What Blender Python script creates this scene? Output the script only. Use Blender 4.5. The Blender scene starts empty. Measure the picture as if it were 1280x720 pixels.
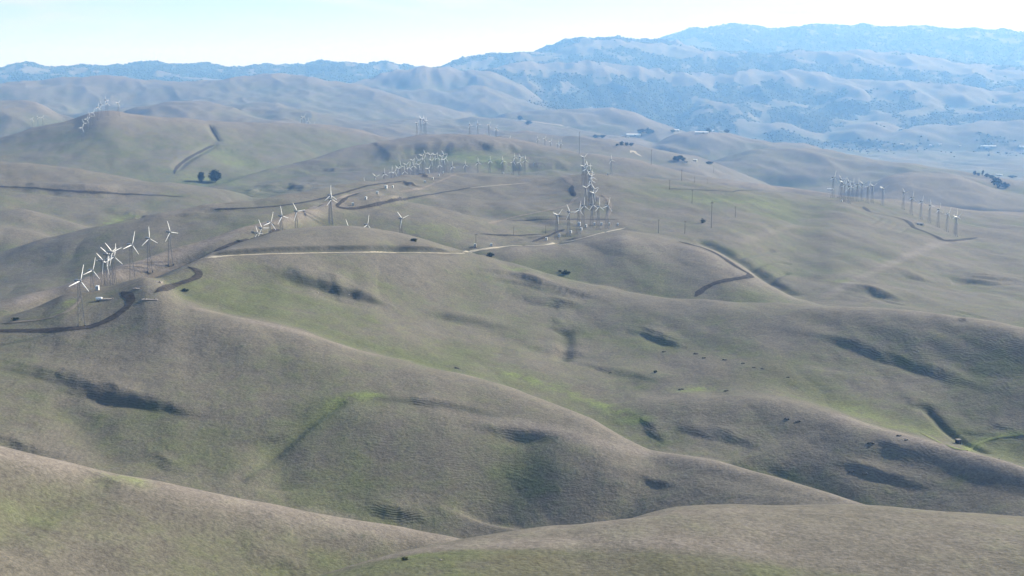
import bpy, bmesh, math, random, time
import numpy as np
from mathutils import Vector, Matrix
random.seed(7)
SC = bpy.context.scene
COL = SC.collection
R_ = math.radians

# ------------------------------------------------------------------ camera
F_PX, HORIZON = 1400.0, 95.0
CAM_Z = 0.0
DROP = 400.0
PITCH = math.atan((360 - HORIZON) / F_PX)
cam_data = bpy.data.cameras.new('camera')
cam = bpy.data.objects.new('camera', cam_data)
COL.objects.link(cam)
cam.location = (0, 0, 0)            # world heights are measured from the camera; the valley floor lies 400 m below
cam.rotation_euler = (math.pi / 2 - PITCH, 0, 0)
cam_data.sensor_width = 36.0
cam_data.lens = F_PX / 1280 * 36.0
cam_data.clip_start = 0.5
cam_data.clip_end = 90000
SC.camera = cam

# ------------------------------------------------------------------ sky and sun
SUN_AZ, SUN_EL = 56.0, 26.0          # degrees right of the view direction, above the horizon
SKY_TINT = (.92, .97, 1.0, 1)
CLOUD = (5.2, 5.4, 5.6, 1)
world = bpy.data.worlds.new('World')
SC.world = world
world.use_nodes = True
wn, wl = world.node_tree.nodes, world.node_tree.links
wn.clear()
sky = wn.new('ShaderNodeTexSky')
sky.sky_type = 'NISHITA'
sky.sun_disc = False
sky.sun_elevation = R_(SUN_EL)
sky.sun_rotation = R_(SUN_AZ)
sky.altitude = 400
sky.air_density = 1.0
sky.dust_density = 0.3
sky.ozone_density = 3.0
bg = wn.new('ShaderNodeBackground')
bg.inputs['Strength'].default_value = 0.075
wo = wn.new('ShaderNodeOutputWorld')
# the camera's daylight white balance, a thin veil of cirrus and one old contrail
def wmath(op, a, b):
    x = wn.new('ShaderNodeMath'); x.operation = op
    for i, q in enumerate((a, b)):
        if isinstance(q, bpy.types.NodeSocket): wl.new(q, x.inputs[i])
        else: x.inputs[i].default_value = q
    return x.outputs[0]
def wrange(v, a, b, lo, hi):
    x = wn.new('ShaderNodeMapRange'); x.interpolation_type = 'SMOOTHSTEP'; wl.new(v, x.inputs[0])
    for i, q in enumerate((a, b, lo, hi)): x.inputs[i + 1].default_value = q
    return x.outputs[0]
wt = wn.new('ShaderNodeMix'); wt.data_type = 'RGBA'; wt.blend_type = 'MULTIPLY'
wt.inputs[0].default_value = 1; wt.inputs[7].default_value = SKY_TINT
wl.new(sky.outputs[0], wt.inputs[6])
tc = wn.new('ShaderNodeTexCoord'); mp = wn.new('ShaderNodeMapping'); mp.inputs['Scale'].default_value = (5, 5, 34); mp.inputs['Rotation'].default_value = (0, R_(9), 0)
wl.new(tc.outputs['Generated'], mp.inputs[0])
cn = wn.new('ShaderNodeTexNoise'); cn.inputs['Scale'].default_value = 1.3; cn.inputs['Detail'].default_value = 5; cn.inputs['Roughness'].default_value = .6; cn.inputs['Distortion'].default_value = .5
wl.new(mp.outputs[0], cn.inputs[0])
veil = wrange(cn.outputs[0], .44, .70, 0, .85)
dp = wn.new('ShaderNodeVectorMath'); dp.operation = 'DOT_PRODUCT'; wl.new(tc.outputs['Generated'], dp.inputs[0])
_a = Vector((-.1571, .9826 + .2571*.186, -.186 + .2571*.9826)).normalized(); _b = Vector((.0029, .9826 + .2314*.186, -.186 + .2314*.9826)).normalized()
dp.inputs[1].default_value = _a.cross(_b).normalized()
trail = wrange(wmath('ABSOLUTE', dp.outputs['Value'], 0), .0006, .0065, .8, 0)
trail = wmath('MULTIPLY', trail, wrange(cn.outputs[0], .3, .6, .3, 1))
wc = wn.new('ShaderNodeMix'); wc.data_type = 'RGBA'
wl.new(wmath('MAXIMUM', veil, trail), wc.inputs[0]); wl.new(wt.outputs[2], wc.inputs[6]); wc.inputs[7].default_value = CLOUD
wl.new(wc.outputs[2], bg.inputs[0])
wl.new(bg.outputs[0], wo.inputs[0])

sun_data = bpy.data.lights.new('sun', 'SUN')
sun_data.energy = 4.3
sun_data.angle = R_(0.55)
sun_data.color = (1.0, 0.965, 0.91)
sun = bpy.data.objects.new('sun', sun_data)
COL.objects.link(sun)
sd = Vector((math.sin(R_(SUN_AZ)) * math.cos(R_(SUN_EL)), math.cos(R_(SUN_AZ)) * math.cos(R_(SUN_EL)), math.sin(R_(SUN_EL))))
sun.rotation_euler = sd.to_track_quat('Z', 'Y').to_euler()
sun.location = sd * 3000

SC.view_settings.view_transform = 'Standard'
SC.view_settings.look = 'None'
SC.view_settings.exposure = 1.08
SC.view_settings.gamma = 1.0
SC.view_settings.use_curve_mapping = False
SC.cycles.volume_bounces = 2
SC.cycles.max_bounces = 6
SC.cycles.use_denoising = True

HAZE_DENSITY = 1.08e-4
HAZE_COLOR = (0.22, 0.485, 1.0)
HAZE_G = 0.18

# ------------------------------------------------------------------ pixel -> direction
CP, SP = math.cos(PITCH), math.sin(PITCH)
def direction(u, v):
    u = np.asarray(u, float); v = np.asarray(v, float)
    dx = (u - 640) / F_PX; dy = (360 - v) / F_PX
    y = CP + dy * SP
    z = -SP + dy * CP
    return np.arctan2(dx, y), z / np.hypot(dx, y)

# ------------------------------------------------------------------ terrain: hills, each from its crest, flank and foot
AZF = np.arange(-0.62, 0.6201, 0.0004)
def gsmooth(a, s):
    if s <= 0: return a
    n = int(4 * s) + 1
    k = np.exp(-0.5 * (np.arange(-n, n + 1) / s) ** 2); k /= k.sum()
    return np.convolve(np.pad(a, n, mode='edge'), k, mode='valid')

class Hill:
    def __init__(self, curves, left='hold', right='hold', m=0.28, w=0.07, dive=0.45, smooth=9.0, k=1.0):
        self.m, self.w, self.k = m, w, k
        self.T, self.R = [], []
        for ic, c in enumerate(curves):
            c = np.array(c, float)
            a, t = direction(c[:, 0], c[:, 1])
            if len(c) > 1:
                o = np.argsort(a); a = a[o]; t = t[o]; r = np.log(c[o, 2])
            else:
                r = np.log(c[:, 2])
            T = np.interp(AZF, a, t); Rr = np.interp(AZF, a, r)
            self.a0, self.a1 = a[0], a[-1]
            T = gsmooth(T, smooth if ic == 0 else smooth * 3.5); Rr = gsmooth(Rr, smooth * 4)
            c0 = (left, right)
            if c is not None:
                if left == 'dive': T = T - dive * (np.sqrt(.015**2 + np.maximum(a[0] - AZF, 0)**2) - .015)
                if right == 'dive': T = T - dive * (np.sqrt(.015**2 + np.maximum(AZF - a[-1], 0)**2) - .015)
            self.T.append(T); self.R.append(Rr)
    def field(self, az, rho):
        # az (n,), rho (m,) -> T (m, n)
        Ts = [np.interp(az, AZF, t) for t in self.T][::-1]    # foot .. crest
        Rs = [np.interp(az, AZF, r) for r in self.R][::-1]
        n = len(Ts)
        for i in range(n - 2, -1, -1):                         # keep distances and heights increasing towards the crest
            Rs[i] = np.minimum(Rs[i], Rs[i + 1] - 0.004)
            Ts[i] = np.minimum(Ts[i], Ts[i + 1] - 0.0008)
        rh = rho[:, None]
        d = [(Ts[i + 1] - Ts[i]) / (Rs[i + 1] - Rs[i]) for i in range(n - 1)]
        sl = [d[0]]
        for i in range(1, n - 1):
            sl.append(2 * d[i - 1] * d[i] / (d[i - 1] + d[i] + 1e-9))
        sl.append(np.zeros_like(d[0]))
        if n == 2: sl[0] = 1.5 * d[0]
        s0 = np.maximum(sl[0], 0.38 - Ts[0])
        out = Ts[0] + s0 * (rh - Rs[0])                        # in front of the foot
        for i in range(n - 1):
            h = Rs[i + 1] - Rs[i]
            t = np.clip((rh - Rs[i]) / h, 0, 1)
            y = ((2 * t**3 - 3 * t**2 + 1) * Ts[i] + (t**3 - 2 * t**2 + t) * h * sl[i]
                 + (-2 * t**3 + 3 * t**2) * Ts[i + 1] + (t**3 - t**2) * h * sl[i + 1])
            out = np.where((rh >= Rs[i]) & (rh <= Rs[i + 1]), y, out)
        db = np.maximum(rh - Rs[-1], 0)
        back = Ts[-1] - self.m * (np.sqrt(self.w**2 + db**2) - self.w)
        return np.where(rh > Rs[-1], back, out)

def const_r(pts, r):
    return [(p[0], p[1], r if len(p) < 3 else p[2]) for p in pts]
def shifted(pts, dv, fr):
    return [(p[0], p[1] + dv, p[2] * fr) for p in pts]

HILLS = []
def hill(*curves, **kw):
    HILLS.append(Hill(curves, **kw))

# nearest hill, bottom right
c = [(0,840,215),(200,775,225),(300,745,230),(390,720,236),(450,702,241),(520,684,248),(580,671,254),(660,661,262),(720,655,268),(790,641,275),(850,632,280),
     (920,629,286),(1000,630,292),(1080,633,296),(1180,641,300),(1280,647,305),(1340,650,306)]
hill(c, shifted(c, 115, .74), smooth=14)
# bottom left hill
c = [(-40,550,346),(0,560,345),(60,574,343),(140,590,340),(220,605,338),(300,622,336),(380,636,335),(440,645,334),(500,654,333),(570,669,330),(640,690,325),(720,722,320)]
hill(c, shifted(c, 70, .905), shifted(c, 140, .835), right='dive')
# long spur across the middle
hill([(-40,402,700),(0,396,700),(50,380,705),(80,368,705),(113,362,710),(138,359,714),(163,350,722),(180,345,722),(200,352,705),(215,364,678),(228,374,660),(250,384,648),(300,396,632),(380,415,613),(450,437,598),(510,450,588),
      (570,465,575),(640,482,558),(690,500,545),(740,520,527),(780,545,510),(810,561,500),(840,566,492),(900,576,478),(960,592,462),(1020,610,447),(1070,627,434),(1100,637,427),(1140,652,418)],
     [(-40,448,598),(0,450,598),(100,458,578),(200,472,553),(300,490,532),(430,497,522),(520,505,517),(600,520,510),(690,535,500),(760,555,486),(810,580,477),(840,588,470),(900,600,455),(1000,622,432),(1100,655,408)],
     [(-40,560,490),(0,562,490),(150,600,462),(300,628,443),(430,655,435),(520,668,432),(600,675,430),(690,675,427),(760,665,428),(810,655,430),(900,650,420),(1000,650,412),(1100,680,395)],
     right='dive', smooth=8)
# right-hand spur in front of the gully
c = [(880,498,600),(920,494,598),(960,498,592),(1000,507,584),(1050,520,570),(1100,534,556),(1130,542,548),(1180,556,535),(1240,573,520),(1280,586,512),(1340,605,500)]
hill(c, [(880,540,555),(950,550,545),(1000,560,535),(1100,585,516),(1200,605,500),(1280,625,486),(1340,640,480)],
     [(880,590,524),(1000,610,508),(1100,645,477),(1200,660,464),(1280,672,454),(1340,680,448)], left='dive', dive=.25, k=2.2, w=.12)
# the wide bowl
hill([(150,368,690),(180,354,712),(215,337,733),(240,325,748),(262,318,760),(320,317,780),(400,315,805),(450,314,820),(520,315,850),(575,316,900),(610,320,915),(650,332,910),(700,346,890),(740,355,875),(780,363,860),
      (830,371,843),(870,375,830),(930,377,815),(990,378,800),(1060,381,785),(1130,388,765),(1200,398,742),(1280,411,720),(1340,420,705)],
     [(150,385,660),(180,370,680),(240,352,700),(300,355,716),(400,360,730),(500,380,735),(600,395,755),(700,420,735),(800,435,710),(900,450,680),(1000,440,690),(1100,445,685),(1200,465,655),(1280,480,635),(1340,490,625)],
     [(150,410,625),(180,405,632),(240,397,640),(300,405,634),(400,432,618),(500,455,605),(600,480,588),(700,510,578),(780,550,543),(850,572,517),(900,580,508),(1000,560,540),(1100,560,552),(1200,580,555),(1280,600,540),(1340,610,535)],
     left='dive', smooth=12, k=.15)
# knob above the track
hill([(240,332,772),(265,317,800),(300,303,830),(340,290,858),(380,283,882),(440,281.5,908),(500,291,925),(545,304,932),(575,315,940)],
     [(240,336,762),(265,319,776),(300,314,800),(340,310.5,815),(400,308.5,830),(450,308,840),(520,310,866),(560,314,898),(580,317,915)],
     [(240,343,756),(265,325,771),(300,322.5,795),(340,321.5,810),(400,320,825.5),(450,319,835.5),(520,320,861),(560,321,893),(580,323,908)], left='dive', right='dive', smooth=5, k=.12, m=.85, w=.05)
# ridge behind the near turbines
hill([(-40,384,830),(0,374,830),(67,358,840),(150,333,860),(213,313,890),(270,295,920),(320,280,950),(370,265,1000),(400,256,1040),(430,247,1100),(460,243,1150)],
     [(-40,404,775),(0,396,775),(67,382,810),(150,369,833),(213,347,864),(270,322,865),(320,306,900),(400,291,1000),(460,285,1010)], right='dive', dive=.25, k=1.5)
# triangular brown hill in the centre
hill([(575,326,925),(600,319,948),(645,308,985),(700,302,1020),(745,292,1060),(782,284.5,1090),(820,292,1080),(850,298.5,1065),(870,303,1050),(890,310,1030),(912,320.5,1005),(930,331.5,985),(950,347,960),(975,362.5,935),(995,374,915)],
     [(575,338,900),(600,340,905),(700,362,880),(780,380,850),(870,396,830),(990,398,820)], left='dive', right='dive', smooth=12)
# main turbine ridge, left to right
hill([(-40,322,1150),(0,315,1120),(57,297,1120),(85,290,1120),(110,285,1120),(150,277,1120),(200,268,1130),(267,257,1150),(328,247,1180),(350,242,1200),(400,234,1270),(450,228,1360),(507,219,1520),(560,217,1650),(600,217,1650),
      (640,218,1640),(700,219,1600),(735,217,1550),(800,222,1600),(850,226,1650),(900,230,1690),(960,239,1700),(1040,247,1790),(1055,246,1800),(1100,249,1850),(1150,255,1980),(1200,262,2050),(1280,268,2050),(1340,272,2000)],
     [(-40,352,1010),(0,345,1010),(67,330,1015),(150,310,1025),(213,295,1040),(320,268,1090),(400,256,1150),(500,248,1290),(600,250,1330),(700,258,1290),(780,262,1270),(850,268,1290),(930,285,1230),(1000,268,1480),(1050,259,1560),(1100,269,1560),(1150,282,1560),(1200,297,1550),(1280,312,1480),(1340,320,1450)],
     [(-40,390,900),(0,380,900),(67,365,905),(150,345,920),(213,326,945),(320,298,1000),(400,305,1000),(500,322,1005),(600,326,1005),(640,320,1010),(700,315,1040),(780,306,1080),(850,318,1050),(930,350,990),(990,392,920),(1100,402,870),(1200,415,850),(1280,425,840),(1340,430,830)],
     smooth=8, k=.8)
# spurs on the left
hill([(-40,280,1262),(0,282,1260),(50,291,1240),(80,300,1225)], [(-40,325,1170),(0,322,1170),(80,318,1180)], right='dive')
hill([(-40,261,1362),(0,262,1360),(33,263,1358),(67,270,1348),(110,284,1320),(130,292,1305)], [(-40,290,1270),(0,290,1270),(67,300,1262),(130,306,1255)], right='dive')
hill([(-40,243,1490),(0,248,1480),(40,255,1470),(80,264,1452),(117,269,1435),(143,279,1405)], [(-40,272,1380),(0,272,1380),(80,290,1345),(143,298,1330)], right='dive')
hill([(-40,200,1720),(0,203,1710),(50,207,1695),(100,212,1680),(157,222,1668),(200,227,1660),(233,231,1650),(283,238,1632),(320,248,1600)],
     [(-40,262,1420),(0,265,1410),(100,284,1350),(200,276,1390),(320,266,1460)], right='dive', smooth=7)
# hill with four turbines on its skyline
hill([(250,236,1850),(300,223,1950),(360,205,2100),(400,193,2180),(445,180,2270),(495,170.5,2330),(527,166.5,2350),(560,165,2360),(600,165,2360),(640,171,2330),(680,181,2280),(720,191,2230),(760,197,2200),(800,206,2170),(850,215.5,2130),(920,227,2080),
      (1000,238,2040),(1060,246,2000)],
     [(250,246,1750),(360,222,1950),(445,203,2080),(527,193,2120),(600,193,2110),(700,202,2080),(850,222,2030),(1060,252,1940)],
     [(250,266,1500),(360,252,1520),(450,240,1700),(560,226,1880),(700,226,1850),(850,236,1900),(1000,252,1880),(1060,258,1860)], left='dive', right='dive', dive=.3)
# left turbine hill
hill([(-40,184,2480),(0,172,2500),(37,161,2500),(75,151.5,2500),(105,144.5,2480),(122,140.5,2455),(140,139.5,2450),(175,146,2500),(212,149.5,2550),(262,154,2650),(320,155.5,2780),(360,155,2850),(400,156,2900),(440,163,2870),(475,171,2830),(520,182,2780)],
     [(-40,205,2080),(0,198,2120),(100,186,2150),(140,182,2160),(212,190,2170),(262,192,2220),(320,190,2330),(400,182,2480),(475,184,2600),(520,192,2600)],
     [(-40,222,1900),(0,222,1900),(100,230,1880),(157,236,1880),(233,244,1870),(320,256,1800),(400,220,2250),(475,198,2450),(520,200,2500)], right='dive', dive=.3)
# low rolling country on the right
hill([(640,166,3300),(665,165.5,3300),(727,167.5,3250),(765,172.5,3200),(800,181,3100),(850,193,3000)], [(640,196,2700),(727,198,2680),(850,208,2650)], left='dive', right='dive')
hill([(1040,252,2950),(1065,240,2980),(1090,229,3000),(1115,217,3000),(1137,214,3000),(1160,216,2980),(1195,219.5,2950),(1222,227,2900),(1250,236,2850),(1280,242,2820),(1340,250,2780)],
     [(1040,265,2500),(1137,255,2500),(1222,258,2480),(1280,262,2450)], left='dive')
hill([(940,244,3200),(975,236,3300),(1010,229,3380),(1040,221,3450),(1090,212,3500),(1130,206,3520),(1180,210,3480),(1230,219,3400),(1280,226,3350),(1340,230,3300)], [(940,262,2750),(1040,255,2800),(1130,245,2850),(1280,250,2800)], left='dive')
hill([(760,213,3100),(790,206,3150),(830,209,3150),(870,214,3100),(910,222,3050)], [(760,232,2650),(910,238,2650)], left='dive', right='dive')
hill([(840,212,3600),(875,203.5,3620),(905,196.5,3650),(940,190,3700),(980,186,3750),(1030,187,3750),(1080,193,3700),(1130,202,3600)], [(840,230,3100),(940,222,3200),(1130,226,3150)], left='dive', right='dive')
hill([(785,197,4300),(812,184,4400),(843,170,4500),(869,166.5,4500),(903,166.5,4500),(929,171,4480),(960,176.5,4450),(1000,181,4400)], [(785,212,3750),(869,204,3800),(960,204,3800),(1000,206,3780)], left='dive', right='dive')
hill([(640,143,5600),(690,137.5,5600),(727,135.5,5600),(760,135.5,5600),(790,142,5550),(825,154,5450),(850,165,5350)], [(640,168,4900),(727,166,4900),(850,178,4800)], left='dive', right='dive')
hill([(600,146,5000),(640,149.5,4950),(690,155.5,4850),(750,163.5,4700),(790,172,4600)], [(600,172,4200),(690,176,4150),(790,186,4050)], left='dive', right='dive')
# left distance
hill([(-40,120,4300),(0,122,4250),(25,125,4200),(50,132,4100),(80,147,3950)], [(-40,170,3350),(0,168,3350),(80,172,3300)], right='dive')
hill([(140,148,4100),(160,140,4200),(187,131.5,4250),(220,127.5,4280),(245,129,4250),(290,136,4150),(340,146,4000)], [(140,164,3500),(220,160,3600),(340,166,3450)], left='dive', right='dive')
hill([(270,133,5100),(320,127.5,5050),(352,130.5,4900),(395,140,4700),(445,147.5,4500),(495,154.5,4300),(520,158.5,4200),(600,161,4050),(650,168,3950)], [(270,160,3900),(395,168,3700),(520,176,3500),(650,182,3400)], left='dive', right='dive')
hill([(-40,101,6400),(0,101.5,6400),(50,101,6400),(100,102,6400),(150,97.5,6450),(200,99,6450),(250,102.5,6450),(275,101.5,6450),(320,95.5,6500),(345,95.5,6500),(378,95.5,6500),(407,100,6450),(445,107,6350),(480,114,6250),(520,127,6100),(560,137,6000)],
     [(-40,128,5600),(0,128,5600),(200,126,5600),(320,122,5650),(407,126,5600),(560,146,5300)], [(-40,165,4300),(0,165,4300),(200,155,4400),(320,150,4500),(445,160,4300),(560,166,4200)], right='dive', smooth=7)
hill([(460,117,6900),(500,113,6950),(545,111.5,7000),(580,111,7000),(620,116,6900),(660,125,6700),(700,140,6400)], [(460,135,6200),(545,142,6150),(700,158,5600)], left='dive', right='dive')
hill([(400,109,7600),(440,102,7700),(480,94,7800),(525,85.5,7900),(557,86,7900),(595,90,7850),(620,96,7750),(650,107,7550),(685,132,7100)], [(400,125,7000),(525,128,7000),(685,150,6500)], left='dive', right='dive')
# far wooded ranges
hill([(-40,88,12000),(0,87,12000),(32,82.5,12000),(60,86,12000),(95,84,12000),(130,84,12000),(155,83,12000),(180,80,12000),(200,82,12000),(245,83,12000),(270,82.5,12000),(320,83,12000),(350,82.5,12000),(385,84,12000),(402,78,11500),(427,80,11400),(480,80.5,11400),(500,84,11300)],
     [(-40,115,9300),(200,112,9300),(400,110,9300),(500,112,9200)], right='dive', smooth=5)
hill([(760,62,15500),(812,51,15500),(830,46,15500),(860,38,15500),(890,33,15500),(912,30.5,15500),(940,33,15500),(960,36,15500),(985,35,15500),(1010,32.5,15500),(1050,31.5,15500),(1080,31.5,15500),(1120,33,15500),(1155,31.5,15500),(1165,33,15500),(1190,38,15500),(1215,35.5,15500),(1260,39,15500),(1280,41,15500),(1340,42,15500)],
     [(760,90,12800),(912,82,12800),(1080,80,12800),(1340,95,12800)], left='dive', smooth=6)
hill([(480,93,10000),(540,80.5,10500),(560,77.5,10600),(600,72.5,10800),(640,66.5,11000),(680,57.5,11200),(720,50.5,11400),(755,48,11500),(790,48.5,11500),(812,50,11500),(830,52.5,11400),(880,62,11200),(930,67,11000),(1010,66,11000),(1042,60,11100),(1072,61,11100),(1102,70,11000),(1150,70,11000),(1210,79,10900),(1242,85,10800),(1280,85,10800),(1340,88,10800)],
     [(480,105,9300),(640,92,9500),(790,82,9800),(930,92,9700),(1072,92,9700),(1280,106,9500)], left='dive', smooth=6)
hill([(580,92,8500),(640,81,8800),(690,79.5,8900),(745,79.5,9000),(780,82.5,9000),(815,87,9000),(865,91.5,9000),(890,93,9000),(920,93,9000),(960,90.5,9000),(990,88.5,9000),(1017,94,8950),(1045,98.5,8950),(1115,98.5,8950),(1155,102.5,8900),(1202,109,8850),(1280,115,8800),(1340,118,8800)],
     [(580,120,7700),(690,120,7800),(865,128,7850),(1045,130,7850),(1280,140,7700)], [(580,160,6700),(865,170,6700),(1280,172,6600)], left='dive', smooth=7)
hill([(840,152,7300),(880,124,7900),(905,127,7800),(927,137,7500),(950,150,7200),(975,160,7000)], [(840,180,6400),(905,180,6400),(975,180,6300)], left='dive', right='dive')
hill([(930,165,6900),(960,154,7000),(975,152.5,7000),(990,155.5,6950),(1015,166,6800)], [(930,182,6350),(1015,184,6300)], left='dive', right='dive')
hill([(1020,173,6800),(1045,162,6950),(1075,151,7100),(1095,147,7150),(1115,154,7050),(1140,166,6900)], [(1020,186,6300),(1140,186,6250)], left='dive', right='dive')
hill([(1110,166,6700),(1140,157,6800),(1170,156,6800),(1195,160,6750),(1225,152,6850),(1250,155,6850),(1280,149,6900),(1340,148,6900)], [(1110,186,6250),(1280,186,6250)], left='dive')

# sampling: finer where the photograph looks
az_in = np.linspace(-R_(27), R_(27), 960)
az_side = np.linspace(R_(27), R_(40), 42)[1:]
az_back = np.linspace(R_(40), R_(180), 60)[1:]
AZ = np.concatenate([-az_back[::-1], -az_side[::-1], az_in, az_side, az_back])
RHO = np.log(np.concatenate([np.geomspace(1.5, 225, 40)[:-1], np.geomspace(225, 2000, 640)[:-1], np.geomspace(2000, 8200, 250)[:-1],
                             np.geomspace(8200, 16500, 120)[:-1], np.geomspace(16500, 30000, 16)]))
NR, NA = len(RHO), len(AZ)
RR = np.exp(RHO)

# ---- numpy gradient noise
def _hash(ix, iy, s):
    h = (ix.astype(np.int64) * 374761393 + iy.astype(np.int64) * 668265263 + s * 1442695041) & 0xffffffff
    h = ((h ^ (h >> 13)) * 1274126177) & 0xffffffff
    return ((h ^ (h >> 16)) & 0xffff) * (2 * np.pi / 65536.0)
def noise(x, y, s=0):
    x0 = np.floor(x); y0 = np.floor(y)
    fx = x - x0; fy = y - y0
    ux = fx**3 * (fx * (fx * 6 - 15) + 10); uy = fy**3 * (fy * (fy * 6 - 15) + 10)
    def g(i, j):
        a = _hash(x0 + i, y0 + j, s)
        return np.cos(a) * (fx - i) + np.sin(a) * (fy - j)
    return 1.4 * ((g(0,0) * (1-ux) + g(1,0) * ux) * (1-uy) + (g(0,1) * (1-ux) + g(1,1) * ux) * uy)
def fbm(x, y, s, octs, gain=.5):
    t = 0; a = 1
    for o in range(octs):
        t = t + a * noise(x * 2**o + 17.3 * o, y * 2**o - 9.1 * o, s + o); a *= gain
    return t

def smax(a, b, k):
    h = np.maximum(k - np.abs(a - b), 0) / k
    return np.maximum(a, b) + h * h * k * .25

sstep = lambda a, b, x: (lambda t: t * t * (3 - 2 * t))(np.clip((x - a) / (b - a), 0, 1))
T = np.broadcast_to((-DROP + 14.0) / RR[:, None], (NR, NA)).copy()
KB = np.interp(RHO, np.log([200, 900, 2500, 6000, 15000]), [.014, .009, .004, .002, .0015])[:, None]
for h in HILLS[::-1]:
    T = smax(T, h.field(AZ, RHO), KB * h.k)
wb = sstep(R_(100), R_(180), np.abs(AZ))
T = T * (1 - wb) + wb * .5 * (T + T[:, ::-1])
X = RR[:, None] * np.sin(AZ)[None, :]
Y = RR[:, None] * np.cos(AZ)[None, :]
Z = T * RR[:, None]
# natural relief: small swells near, spurs and ravines on the far ranges
rr2 = np.broadcast_to(RR[:, None], (NR, NA))
nearw = sstep(60, 260, rr2)
Z += nearw * (fbm(X / 95, Y / 120, 1, 3) * 1.5 * np.clip(rr2 / 500, .45, 2.0) + fbm(X / 17, Y / 26, 9, 2) * .16)
crw = nearw * sstep(5200, 2500, rr2)
Z += crw * (np.abs(fbm(X / 85 + Y / 310, Y / 200, 91, 3, .45)) - .3) * np.clip(rr2 / 420, .5, 1.5) * 1.25
midw = sstep(1200, 2600, rr2)
Z += midw * fbm(X / 420, Y / 620, 21, 4, .45) * np.interp(RR, [1200, 3000, 7000, 15000], [3, 13, 26, 28])[:, None]
fold2 = sstep(2600, 3600, rr2) * (1 - np.abs(fbm(X / 300 + Y / 900, Y / 800, 55, 3, .5)) - .7)
Z += fold2 * 20
farw = sstep(6300, 8200, rr2)
rid = (1 - np.abs(fbm(X / 800, Y / 1900, 33, 4, .5)))
Z += farw * (1 - .55 * sstep(12000, 13500, rr2)) * ((rid - .72) * 75 + (1 - np.abs(fbm(X / 330, Y / 760, 41, 3, .5)) - .7) * 26)

# ---- look-ups
def col_of(az):
    return np.interp(az, AZ, np.arange(NA))
def zlook(x, y):
    x = np.asarray(x, float); y = np.asarray(y, float)
    ci = col_of(np.arctan2(x, y)); ri = np.interp(np.log(np.hypot(x, y)), RHO, np.arange(NR))
    c0 = np.clip(ci.astype(int), 0, NA - 2); r0 = np.clip(ri.astype(int), 0, NR - 2)
    fc = ci - c0; fr = ri - r0
    return (Z[r0, c0] * (1-fr) * (1-fc) + Z[r0+1, c0] * fr * (1-fc) + Z[r0, c0+1] * (1-fr) * fc + Z[r0+1, c0+1] * fr * fc)
BASE = [None]                       # while the small relief is being laid out, lines of sight meet the ground as it was before
def ray(u, v, lift=0.0):
    """first point of the ground seen along the direction of (u, v)"""
    az, t = direction(u, v)
    ci = float(col_of(az)); c0 = int(ci); fc = ci - c0
    G = Z if BASE[0] is None else BASE[0]
    tt = ((G[:, c0] + lift) * (1 - fc) + (G[:, c0 + 1] + lift) * fc) / RR
    i = int(np.argmax(tt >= t))
    if i == 0: i = NR - 1
    f = (t - tt[i-1]) / (tt[i] - tt[i-1] + 1e-12)
    r = math.exp(RHO[i-1] + np.clip(f, 0, 1) * (RHO[i] - RHO[i-1]))
    return r * math.sin(az), r * math.cos(az)
def dense(pts, n=6):
    out = []
    p = [pts[0]] + list(pts) + [pts[-1]]
    for i in range(1, len(p) - 2):
        for k in range(n):
            t = k / n
            out.append(tuple(.5 * (2*p[i][j] + (p[i+1][j]-p[i-1][j])*t + (2*p[i-1][j]-5*p[i][j]+4*p[i+1][j]-p[i+2][j])*t*t + (3*p[i][j]-p[i-1][j]-3*p[i+1][j]+p[i+2][j])*t**3) for j in (0, 1)))
    out.append(tuple(pts[-1]))
    return out
def trace(px, n=6):
    return [ray(u, v) for u, v in dense(px, n)]
def window(pts, pad):
    a = np.array(pts)
    az = np.arctan2(a[:, 0], a[:, 1]); r = np.hypot(a[:, 0], a[:, 1]); pa = pad / r.min()
    i0, i1 = np.searchsorted(RHO, [math.log(max(r.min() - pad, 2)), math.log(r.max() + pad)])
    j0, j1 = np.searchsorted(AZ, [az.min() - pa, az.max() + pa])
    return slice(max(i0 - 1, 0), i1 + 1), slice(max(j0 - 1, 0), j1 + 1)
def dist_to(pts, sl):
    """distance to a polyline, side of it (positive = left of travel) and place along it"""
    x, y = X[sl], Y[sl]
    best = np.full(x.shape, 1e9); side = np.zeros(x.shape); along = np.zeros(x.shape)
    L = len(pts) - 1
    for i in range(L):
        (ax, ay), (bx, by) = pts[i], pts[i+1]
        dx, dy = bx - ax, by - ay; q = dx*dx + dy*dy + 1e-9
        t = np.clip(((x-ax)*dx + (y-ay)*dy) / q, 0, 1)
        ex, ey = x - ax - t*dx, y - ay - t*dy
        d = np.hypot(ex, ey); mk = d < best
        best[mk] = d[mk]; along[mk] = ((i + t) / L)[mk]
        side[mk] = np.sign(dx * ey - dy * ex)[mk]
    return best, side, along
taper = lambda a: sstep(0, .12, a) * sstep(1, .88, a)
def gully(px, depth, width, n=4):
    p = trace(px, n); sl = window(p, width * 3)
    d, s, a = dist_to(p, sl)
    Z[sl] -= depth * np.exp(-(d / width) ** 2) * taper(a)
SRNG = random.Random(11)
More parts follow.
